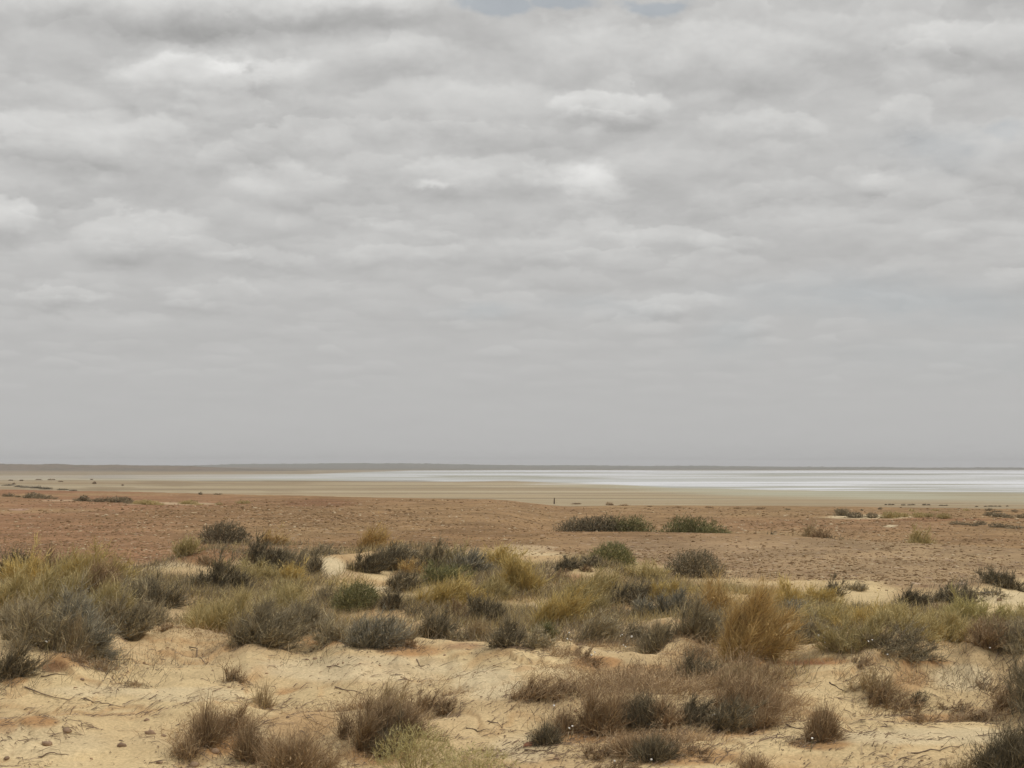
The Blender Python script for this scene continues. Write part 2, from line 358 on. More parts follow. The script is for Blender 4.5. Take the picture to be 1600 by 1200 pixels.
up_s = np.interp(PX, [-200, 150, 300, 480, 560, 640, 800, 1200, 1600, 1800], [744, 742.5, 741.5, 741, 738, 735.5, 734.5, 735, 734.5, 734.5])
grn_lo = np.interp(PX, [0, 700, 950, 1150, 1400, 1600], [752, 754, 766, 776, 783, 787])
LC = mixc(LC, GRN, (1-sst(grn_lo-7, grn_lo+3, ly))*sst(700, 1150, PX)*(.75+.6*st))
s = (1-sst(low_s-1.2, low_s+1.0, ly+1.2*st3))*sst(up_s-.8, up_s+.4, ly+.3*st3)
s = s*(.25+.75*sst(60, 560, PX+60*st3))
sc_ = mixc(mixc(np.zeros(C.shape)+SALT, SALTD, (1-sst(450, 1150, PX))*.7), SALTD, 3.0*fbm(sx/500+5, ly/2.2, 3, 54)+.2)
sc_ = mixc(sc_, L((.36, .355, .30)), 3.2*fbm(sx/330+2, ly/1.3, 2, 55)-.75)
LC = mixc(LC, sc_, s)
for (x0, x1, yy_, hw, c, a) in [(280, 700, 751.6, .7, L((.15, .12, .07)), .8), (800, 1300, 756.6, .6, SALT, .6), (700, 950, 759.3, .5, L((.6, .53, .4)), .7), (1330, 1700, 762.8, .6, L((.3, .3, .25)), .85), (1000, 1270, 756.2, .4, L((.3, .3, .26)), .7),
      (1150, 1700, 740.8, .7, L((.27, .27, .22)), .8), (1450, 1700, 764.5, .5, L((.35, .34, .29)), .7), (1250, 1700, 769.3, .7, L((.34, .33, .26)), .6), (1400, 1700, 767.5, .5, SALT, .8), (600,1000,739,.5,L((.4,.4,.35)),.6),
      (350, 900, 774.6, 1.2, L((.44, .34, .21)), .6), (850,1200,781,1.0,L((.42,.36,.24)),.4), (0,560,749.5,.8,L((.45,.42,.3)),.6), (0,300,756,1.2,L((.25,.18,.1)),.45)]:
    LC = mixc(LC, c, a*np.exp(-((ly-yy_-.5*fbm(sx/120, sx*0, 2, int(yy_)))/hw)**2)*sst(x0, x0+60, PX)*(1-sst(x1-60, x1, PX)))
land = (1-sst(733.6, 735.0, ly))
LC = mixc(LC, mixc(np.zeros(C.shape)+L((.33, .26, .165)), L((.25, .20, .13)), .5+2*fbm(sx/300+1, ly/1.1, 2, 93)), (1-sst(up_s-.6, up_s+.2, ly))*(R > 900)*.9)
fr = mixc(np.zeros(C.shape)+FARL, FRED, (1-sst(250, 520, PX))*(.9+st))
LC = mixc(LC, fr, land*(R > 900))
lb = (1-sst(735, 739.5, ly+1.2*st3))*(1-sst(250, 500, PX)); LC = mixc(LC, fr*1.1, lb*.8)
C = mixc(C, LC, fl)
C = np.where(behind[..., None] & (R[..., None] > 60), GIB, C)
gw = gib*(1-fl)
sw = (1-gib)
idx = np.arange(nr*nc).reshape(nr, nc)
a = idx[:-1, :]; b = np.roll(idx, -1, 1)[:-1, :]; c_ = np.roll(idx, -1, 1)[1:, :]; d_ = idx[1:, :]
Q = np.stack([a, d_, c_, b], -1).reshape(-1, 4)
V = np.stack([GX, GY, GZ], -1).reshape(-1, 3)
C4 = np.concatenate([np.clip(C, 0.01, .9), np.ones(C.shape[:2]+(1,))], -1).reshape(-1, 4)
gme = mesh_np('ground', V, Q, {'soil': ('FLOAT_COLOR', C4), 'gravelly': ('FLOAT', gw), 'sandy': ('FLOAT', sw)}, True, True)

def mat(name):
    m_ = bpy.data.materials.new(name); m_.use_nodes = True; t = m_.node_tree
    b_ = t.nodes['Principled BSDF']; b_.inputs['Roughness'].default_value = .95
    b_.inputs['Specular IOR Level'].default_value = .08
    return m_, NG(t), b_
gm, G_, B_ = mat('desert_soil')
at = lambda n: (lambda k: (setattr(k, 'attribute_name', n), k)[1])(G_.node('ShaderNodeAttribute'))
soil = at('soil').outputs['Color']; wg = at('gravelly').outputs['Fac']; ws = at('sandy').outputs['Fac']
pos = G_.node('ShaderNodeNewGeometry').outputs['Position']
n1 = G_.noise(pos, 1.6, 8, .62); n2 = G_.noise(pos, 34, 6, .7); n3 = G_.noise(pos, 7.5, 5, .65)
dots = G_.noise(pos, 5.5, 3, .75)
col = G_.mix(1.0, soil, G_.comb(*[G_.mr(n1, .25, .75, .88, 1.10)]*3), 'MULTIPLY')
col = G_.mix(1.0, col, G_.comb(*[G_.mr(n2, .3, .7, .80, 1.16)]*3), 'MULTIPLY')
# sand: brown flecks of litter and damp crust
fleck = G_.m('MULTIPLY', G_.m('MULTIPLY', G_.mr(n3, .56, .70), G_.mr(n1, .42, .62)), ws)
col = G_.mix(G_.m('MULTIPLY', fleck, .45), col, (.26, .155, .08, 1))
# gravel: pebbles of dark and pale stone
vr = G_.node('ShaderNodeTexVoronoi'); G_.put(vr.inputs['Vector'], pos); vr.inputs['Scale'].default_value = 6.5
vc = G_.sep(vr.outputs['Color'])
peb = G_.m('MULTIPLY', G_.mr(vr.outputs['Distance'], .34, .22), wg)
dk = G_.m('MULTIPLY', peb, G_.mr(vc[0], .45, .8)); pl = G_.m('MULTIPLY', peb, G_.mr(vc[1], .80, .92))
col = G_.mix(G_.m('MULTIPLY', dk, .55), col, (.125, .062, .038, 1)); col = G_.mix(G_.m('MULTIPLY', pl, .6), col, (.46, .34, .24, 1))
vr2 = G_.node('ShaderNodeTexVoronoi'); G_.put(vr2.inputs['Vector'], G_.vm('MULTIPLY', pos, (1, .5, 1))); vr2.inputs['Scale'].default_value = 3.4
v2c = G_.sep(vr2.outputs['Color'])
big = G_.m('MULTIPLY', G_.mr(vr2.outputs['Distance'], .42, .20), wg)
col = G_.mix(G_.m('MULTIPLY', big, G_.mr(v2c[0], .45, .8, 0, .7)), col, (.13, .068, .042, 1))
col = G_.mix(G_.m('MULTIPLY', big, G_.mr(v2c[1], .7, .95, 0, .75)), col, (.44, .33, .23, 1))
nb = G_.noise(pos, .32, 6, .65)
col = G_.mix(G_.m('MULTIPLY', wg, 1.0), col, G_.mix(1.0, col, G_.comb(*[G_.mr(nb, .3, .7, .78, 1.22)]*3), 'MULTIPLY'))
G_.put(B_.inputs['Base Color'], col)
bm1 = G_.node('ShaderNodeBump'); bm1.inputs['Distance'].default_value = .03; bm1.inputs['Strength'].default_value = .55
hh = G_.m('ADD', G_.m('MULTIPLY', n3, .9), G_.m('MULTIPLY', n2, .35))
hh = G_.m('ADD', hh, G_.m('MULTIPLY', peb, .9))
G_.put(bm1.inputs['Height'], hh); G_.put(B_.inputs['Normal'], bm1.outputs[0])
ground = tag(obj('ground', gme, gm), kind='structure')
del V, Q, C4

# ------------------------------------------------------------------ far hills
def hills(name, xs, tops, dist, depth, cols, seed):
    # a long low ridge with real depth: rows front-to-back, top follows the skyline
    px = np.arange(xs[0], xs[-1], 2.0); tp = np.interp(px, xs, tops)
    tp = tp - 0.55*fbm(px/60, px*0, 3, seed)-.7*np.maximum(0, fbm(px/6, px*0+3, 2, seed+4))-1.2*np.exp(-((px-640)/60)**2)*np.maximum(0, fbm(px/3.5, px*0+9, 2, seed+5))-.9*np.maximum(0, fbm(px/4, px*0+1, 2, seed+6)-.35)
    prof = [(-1, 0), (-.7, .25), (-.4, .62), (-.15, .93), (0, 1), (.3, .8), (.7, .35), (1, 0)]
    V = []
    for (k, hf) in prof:
        D = dist + k*depth
        top = CZ + (728.6 - tp)/F*dist + 12
        z = -13.0 + (top+1.0)*hf
        z = z*1.0 + hf*1.5*fbm(px/30, px*0+k*5, 3, seed+7)
        V.append(np.stack([(px-800)/F*D, px*0+D, z], -1))
    V = np.array(V); n = len(px); I = np.arange(len(prof)*n).reshape(len(prof), n)
    Qd = np.stack([I[:-1, :-1], I[:-1, 1:], I[1:, 1:], I[1:, :-1]], -1).reshape(-1, 4)
    m_, g_, b_ = mat(name+'_soil')
    p_ = g_.node('ShaderNodeNewGeometry').outputs['Position']
    f_ = g_.noise(p_, .004, 7, .65); f2 = g_.noise(p_, .03, 5, .7)
    cc = g_.mix(g_.mr(f_, .35, .65), cols[0]+(1,), cols[1]+(1,)); cc = g_.mix(g_.mr(f2, .5, .66, 0, .7), cc, (.05, .05, .035, 1))
    g_.put(b_.inputs['Base Color'], cc)
    return tag(obj(name, mesh_np(name, V.reshape(-1, 3), Qd, None, True, True), m_), kind='structure')
hills('hills', [-2200, -300, 0, 150, 250, 300, 360, 480, 600, 640, 760, 900, 1100, 1300, 1600, 1900, 3500], [727, 728, 728, 728, 728, 728, 726.2, 725, 724, 724.6, 726.4, 727.2, 727.8, 729.2, 729.9, 730, 730], 8600, 1500, ((.185, .165, .12), (.14, .135, .10)), 201)
hills('hills', [-1500, -200, 0, 80, 160, 240, 300, 360, 440, 520], [725, 725.5, 725.6, 726.4, 727.3, 728.0, 729, 731.5, 735, 737], 4300, 500, ((.20, .145, .095), (.15, .125, .085)), 301)

# ------------------------------------------------------------------ plants
def plant_mat(name, a, b, c=None, trans=0.25):
    m_, g_, b_ = mat(name)
    k = g_.node('ShaderNodeAttribute'); k.attribute_name = 'tint'
    cc = g_.mix(k.outputs['Fac'], tuple(a)+(1,), tuple(b)+(1,))
    if c is not None: cc = g_.mix(g_.mr(k.outputs['Fac'], .78, .9), cc, tuple(c)+(1,))
    oi = g_.node('ShaderNodeObjectInfo')
    cc = g_.mix(1.0, cc, g_.comb(*[g_.mr(oi.outputs['Random'], 0, 1, .85, 1.18, False)]*3), 'MULTIPLY')
    g_.put(b_.inputs['Base Color'], cc)
    return m_
M = {
 'grey':   (plant_mat('grey_foliage', (.235, .20, .135), (.41, .345, .225), (.60, .50, .30)), plant_mat('grey_wood', (.13, .11, .09), (.22, .18, .13))),
 'dark':   (plant_mat('dark_foliage', (.13, .112, .076), (.23, .195, .13), (.40, .325, .20)), plant_mat('dark_wood', (.09, .075, .06), (.15, .12, .09))),
 'blue':   (plant_mat('blue_grey_foliage', (.19, .18, .145), (.32, .295, .225), (.50, .43, .28)), plant_mat('blue_grey_wood', (.12, .11, .09), (.2, .17, .12))),
 'yellow': (plant_mat('yellow_foliage', (.50, .375, .14), (.68, .53, .22), (.40, .32, .16)), plant_mat('yellow_wood', (.26, .19, .09), (.34, .26, .12))),
 'olive':  (plant_mat('olive_foliage', (.37, .305, .15), (.56, .46, .225), (.64, .52, .27)), plant_mat('olive_wood', (.2, .16, .09), (.28, .22, .12))),
 'green':  (plant_mat('green_foliage', (.15, .15, .075), (.25, .24, .11), (.38, .33, .15)), plant_mat('green_wood', (.12, .10, .06), (.18, .14, .08))),
 'lime':   (plant_mat('lime_foliage', (.44, .38, .17), (.58, .50, .25), (.42, .37, .17)), plant_mat('lime_wood', (.3, .25, .12), (.4, .32, .16))),
 'gold':   (plant_mat('golden_foliage', (.44, .305, .13), (.64, .475, .215), (.27, .18, .09)), plant_mat('golden_wood', (.25, .14, .06), (.36, .21, .09))),
 'brown':  (plant_mat('brown_twigs', (.245, .17, .10), (.42, .305, .185), (.56, .42, .25)), plant_mat('brown_wood', (.12, .08, .05), (.19, .13, .08))),
 'tan':    (plant_mat('tan_blades', (.38, .29, .165), (.52, .40, .235), (.27, .2, .12)), plant_mat('tan_stalks', (.3, .22, .12), (.4, .3, .17))),
}
def unit(v): return v/np.maximum(np.linalg.norm(v, axis=-1, keepdims=True), 1e-9)
def ribbons(P0, P1, P2, w, rs):
    """tapered two-segment blades through three points -> verts, tris"""
    n = len(P0)
    sd_ = unit(np.cross(P2-P0, rs.normal(size=(n, 3))))*np.asarray(w).reshape(-1, 1)*.5
    V = np.stack([P0-sd_, P0+sd_, P1-sd_*.8, P1+sd_*.8, P2], 1).reshape(-1, 3)
    o = (np.arange(n)*5)[:, None, None]
    T = (o + np.array([[0, 1, 3], [0, 3, 2], [2, 3, 4]])[None]).reshape(-1, 3)
    return V, T
def tri(P0, P2, w, rs):
    n = len(P0); sd_ = unit(np.cross(P2-P0, rs.normal(size=(n, 3))))*np.asarray(w).reshape(-1, 1)*.5
    V = np.stack([P0-sd_, P0+sd_, P2], 1).reshape(-1, 3)
    return V, np.arange(n*3).reshape(-1, 3)
def bez(P0, P1, P2, t):
    t = t[:, None]; return P0*(1-t)**2 + 2*P1*t*(1-t) + P2*t*t
def pack(name, parts, rs, tb=(0, 1)):
    Vs, Ts, A = [], [], []; o = 0
    for V_, T_, per in parts:
        Vs.append(V_); Ts.append(T_+o); o += len(V_)
        n = len(V_)//per; A.append(np.repeat(tb[0] + (tb[1]-tb[0])*rs.random(n), per))
    return mesh_np(name, np.concatenate(Vs), np.concatenate(Ts), {'tint': ('FLOAT', np.concatenate(A))})
def drape(P, loc):
    """lift plant points so that the foot of the plant follows the ground"""
    gx = P[:, 0]+loc[0]; gy = P[:, 1]+loc[1]
    return height(gx, gy, False) - loc[2]

def bush(loc, w, h, n, rs, form, dist, whole=False):
    """returns (stems mesh, foliage mesh); w, h in metres"""
    px1 = dist/1407.0                         # one rendered pixel at this distance
    rx = w/2; ry = min(rx*.8, 1.3)
    lean = np.array([.10*h, 0, 0])
    if form == 'tuft':                        # loose fan of blades from a ragged crown
        nb = n; th_ = rs.random(nb)*2*np.pi; q = rs.random(nb)**.55
        lump = 1+.35*np.sin(th_*2+rs.random()*6)+.25*np.sin(th_*5+rs.random()*6)
        B0 = np.stack([np.cos(th_)*rx*.5*q*lump, np.sin(th_)*ry*.5*q*lump, np.zeros(nb)], 1)
        ln = h*(.22+1.0*rs.random(nb)**2.2)*(1-.45*q)
        out_ = np.stack([np.cos(th_)*rx*.55*q, np.sin(th_)*ry*.5*q, np.zeros(nb)], 1)*rs.random((nb, 1))*1.5+rs.normal(size=(nb, 3))*.09*w
        P2 = B0 + out_ + lean*rs.random((nb, 1)); P2[:, 2] = ln
        P1 = B0*.6+P2*.4; P1[:, 2] = ln*.55; P1 += rs.normal(size=(nb, 3))*.03*w
        k = max(6, nb//14)
        dz0 = drape(B0, loc)[:, None]*np.array([0, 0, 1.0]); B0 = B0+dz0; P1 = P1+dz0; P2 = P2+dz0
        st_ = pack('stems', [(*ribbons(B0[:k], P1[:k], P2[:k], np.full(k, max(.007, .6*px1)), rs), 5)], rs)
        V_, T_ = ribbons(B0[k:], P1[k:], P2[k:], np.full(nb-k, max(.0035, .40*px1)), rs)
        m2 = int(nb*.7); ii = rs.integers(0, nb, m2); t_ = .3+.7*rs.random(m2)
        q0 = bez(B0[ii], P1[ii], P2[ii], t_); dd = unit(unit(P2[ii]-B0[ii])+.6*rs.normal(size=(m2, 3)))
        V2, T2 = tri(q0, q0+dd*(.04+.07*rs.random(m2))[:, None], np.full(m2, max(.004, .45*px1)), rs)
        return st_, pack('foliage', [(V_, T_, 5), (V2, T2, 3)], rs)
    flat = {'dome': .45, 'open': .5, 'sprawl': .75, 'mound': .5}[form]
    ns = int({'dome': 64, 'open': 46, 'sprawl': 50, 'mound': 90}[form]*min(2.6, max(.4, w/1.1)))+10
    nl = 1 if form == 'mound' and w < 1.6 else int(rs.integers(3, 6))
    lo = np.stack([(rs.random(nl)*2-1)*rx*.54, (rs.random(nl)*2-1)*ry*.5, .45+.6*rs.random(nl), .38+.35*rs.random(nl)], 1)
    lo[0] = [rx*.25*rs.normal(), 0, 1.05, .62]
    if nl == 1: lo[0] = [0, 0, 1.1, 1.0]
    if form == 'mound': lo[:, 2] = .95+.15*rs.random(nl); lo[:, 3] += .25
    li = rs.choice(nl, ns, p=lo[:, 3]/lo[:, 3].sum())
    th_ = rs.random(ns)*2*np.pi; u = rs.random(ns)
    ph = np.arcsin(np.clip(u**(.8 if form != 'sprawl' else 1.5), 0, 1)*.98+.01)
    lump = 1+.22*np.sin(th_*2+rs.random()*6)*rs.random() + (.05 if form == 'mound' else .18)*rs.normal(size=ns)
    Lc = lo[li]
    T_ = np.stack([rx*Lc[:, 3]*np.cos(th_)*np.cos(ph)*lump, ry*Lc[:, 3]*np.sin(th_)*np.cos(ph)*lump, h*(.70 if form == 'mound' else .78)*Lc[:, 2]*np.sin(ph)*np.clip(.62+.38*lump, .4, 1.25)], 1)
    T_[:, 2] = np.maximum(T_[:, 2], .10*h)
    q = (flat + (1-flat)*.5*rs.random(ns))[:, None]
    B0 = T_*q*rs.random((ns, 1)); B0[:, 2] = -.02
    off_ = np.concatenate([Lc[:, :2], np.zeros((ns, 1))], 1)
    B0 = B0+off_*.85; T_ = T_+off_
    lean = np.array([h*rs.normal(.12, .12)*(form != 'mound'), 0, 0])
    T_ = T_ + lean*1.3
    if form != 'mound':                      # a few bare dead branches reach out beyond the crown
        kx = rs.random(ns) < .12
        T_[kx] = B0[kx] + (T_[kx]-B0[kx])*(1.25+.35*rs.random((kx.sum(), 1)))
    Mm = B0*.55+T_*.45; Mm[:, 2] = T_[:, 2]*(.62 if form != 'sprawl' else .5); Mm += rs.normal(size=(ns, 3))*.05*w
    Mm[:, 2] = np.maximum(Mm[:, 2], .03)
    dzv = drape(B0, loc)[:, None]*np.array([0, 0, 1.0]); dz2 = drape(T_, loc)[:, None]*np.array([0, 0, 1.0])
    B0 = B0+dzv; Mm = Mm+.5*(dzv+dz2); T_ = T_+dz2
    sw_ = max(.008, .6*px1) if h > 4*px1 else .3*px1
    # creeping root stems tie the parts of the plant together near the ground
    rp = np.array([[-.62*rx, 0, .03], [.62*rx, 0, .03], [0, -.55*ry, .03], [0, .55*ry, .03]]); rc_ = np.array([[0, 0, .05]]).repeat(4, 0)
    rp = rp+drape(rp, loc)[:, None]*np.array([0, 0, 1.0]); rc_ = rc_+drape(rc_, loc)[:, None]*np.array([0, 0, 1.0])
    SR = ribbons(np.concatenate([B0, rc_]), np.concatenate([Mm, (rp+rc_)/2]), np.concatenate([T_, rp]), sw_*(.7+.6*rs.random(ns+4)), rs)
    st_ = pack('stems', [(*SR, 5)], rs)
    n2_ = int(n*.60); cum = rs.random(ns)**1.3; ii = rs.choice(ns, n2_, p=cum/cum.sum()); t_ = 1-(1-.0)*rs.random(n2_)**1.0
    A0 = bez(B0[ii], Mm[ii], T_[ii], t_)
    tg = unit(T_[ii]-B0[ii]); up = np.array([0, 0, 1.0])
    if form == 'mound':
        ki = rs.choice(nl, n2_, p=lo[:, 3]/lo[:, 3].sum()); K = lo[ki]; a_ = rs.random(n2_)*2*np.pi; sp = rs.random(n2_)**.85
        cp = np.sqrt(1-sp*sp); rd = rs.random(n2_)**.30*(1+.10*np.sin(a_*3+rs.random()*6)*cp+.08*np.sin(a_*5+sp*6))
        A0 = np.stack([K[:, 0]+rx*K[:, 3]*np.cos(a_)*cp*rd, K[:, 1]+ry*K[:, 3]*np.sin(a_)*cp*rd, h*.86*K[:, 2]*sp*rd+.02], 1)
        A0 = A0+drape(A0, loc)[:, None]*up; tg = unit(A0-np.array([0, 0, 0])-np.concatenate([K[:, :2], np.zeros((n2_, 1))], 1))
    sc0 = min(h, .75)*{'dome': .40, 'open': .48, 'sprawl': .36, 'mound': .20}[form]
    dd = unit(tg*.75+.62*rs.normal(size=(n2_, 3))*np.array([1, 1, .7])+up*{'dome': .6, 'open': .65, 'sprawl': .2, 'mound': .45}[form]+np.array([.22, 0, 0]))
    ln = sc0*(.30+1.25*rs.random(n2_)**2.2)
    A2 = A0+dd*ln[:, None]; A1 = (A0+A2)/2+rs.normal(size=(n2_, 3))*.11*ln[:, None]
    gz = height(A2[:, 0]+loc[0], A2[:, 1]+loc[1], False)-loc[2]+.01
    A2[:, 2] = np.maximum(A2[:, 2], gz)
    W1 = max(.0035, .42*px1)
    r1_ = ribbons(A0, A1, A2, W1*(.6+.8*rs.random(n2_)), rs)
    n3_ = n-n2_; jj = rs.integers(0, n2_, n3_); t_ = .15+.85*rs.random(n3_)
    C0 = bez(A0[jj], A1[jj], A2[jj], t_)
    d3 = unit(dd[jj]*.9+.6*rs.normal(size=(n3_, 3))+up*.3)
    l3 = min(max(.04, 2.6*px1), max(.3*h, .03))*(.5+rs.random(n3_))
    C2 = C0+d3*l3[:, None]
    r2_ = tri(C0, C2, min(max(.0055, .62*px1), .2*h)*(.5+.8*rs.random(n3_)), rs)
    return st_, pack('foliage', [(r1_[0], r1_[1], 5), (r2_[0], r2_[1], 3)]+([(*SR, 5)] if whole else []), rs)

NAMES = {'grey': 'grey_shrub', 'dark': 'dark_shrub', 'blue': 'blue_grey_shrub', 'yellow': 'yellow_bush', 'olive': 'olive_bush', 'green': 'green_bush', 'lime': 'pale_green_bush', 'gold': 'golden_bush', 'brown': 'twiggy_shrub', 'tan': 'dry_grass_tussock'}
GROUPS = {'grey': 'grey wiry shrubs of the desert', 'dark': 'dark shrubs of the desert', 'blue': 'bluish grey shrubs of the desert', 'yellow': 'yellow bushes of the desert', 'olive': 'olive coloured bushes of the desert', 'green': 'green bushes of the desert', 'lime': 'pale green bushes at the bottom of the picture', 'gold': 'golden brown bushes', 'brown': 'dead brown twiggy shrubs', 'tan': 'dry grass tussocks'}
PLACED = []
def plant(px, py, w, h, typ, form, label, dens=1.0, rs=None):
    if py < 853 and px > 870:                # stands in the dip behind the near edge of the plain
        rcx = float(np.interp(px, [700, 880, 1000, 1180, 1340, 1480, 1600, 2000], [56, 54, 54, 52.0, 47.5, 45, 42.5, 40]))
        y = rcx+6.0; d_ = ray(px, py); x = d_[0]/d_[1]*y
        z = float(height(np.array([x]), np.array([y]))[0]); zr = CZ + d_[2]/d_[1]*y
        D = math.hypot(x, y); h = h*(.85 if h > 25 else 1.15) + max(0, (zr-z)*F/D)*.7
    else: x, y, z = hit(px, py)
    D = math.hypot(x, y); s = D/F
    rs = np.random.default_rng(int(px*31+py*7+w))
    if form == 'tuft': dens *= .55
    near = py > 1025
    n = int(min(20000, max(80, w*h*(1.15 if near else 1.7)*dens)))
    W_, H_ = w*s*(1.12 if near else 1.15), h*s*(1.05 if near else 1.08)
    far = w*h < 700
    st_, fo = bush((x, y, z), W_, H_, n, rs, form, D, w*h < 700)
    name = NAMES[typ] if form != 'tuft' or typ in ('tan', 'lime') else NAMES[typ]
    if far:
        o = obj(name, fo, M[typ][0]); o.location = (x, y, z)
    else:
        o = empty(name, (x, y, z))
        st_.name = 'stems'; obj('stems', st_, M[typ][1], o); obj('foliage', fo, M[typ][0], o)
    tag(o, label, {'tan': 'grass tussock', 'yellow': 'bush', 'olive': 'bush', 'green': 'bush', 'lime': 'bush', 'gold': 'bush'}.get(typ, 'shrub'), GROUPS[typ])
    PLACED.append((x, y, z, W_, H_, typ, D))
    return o
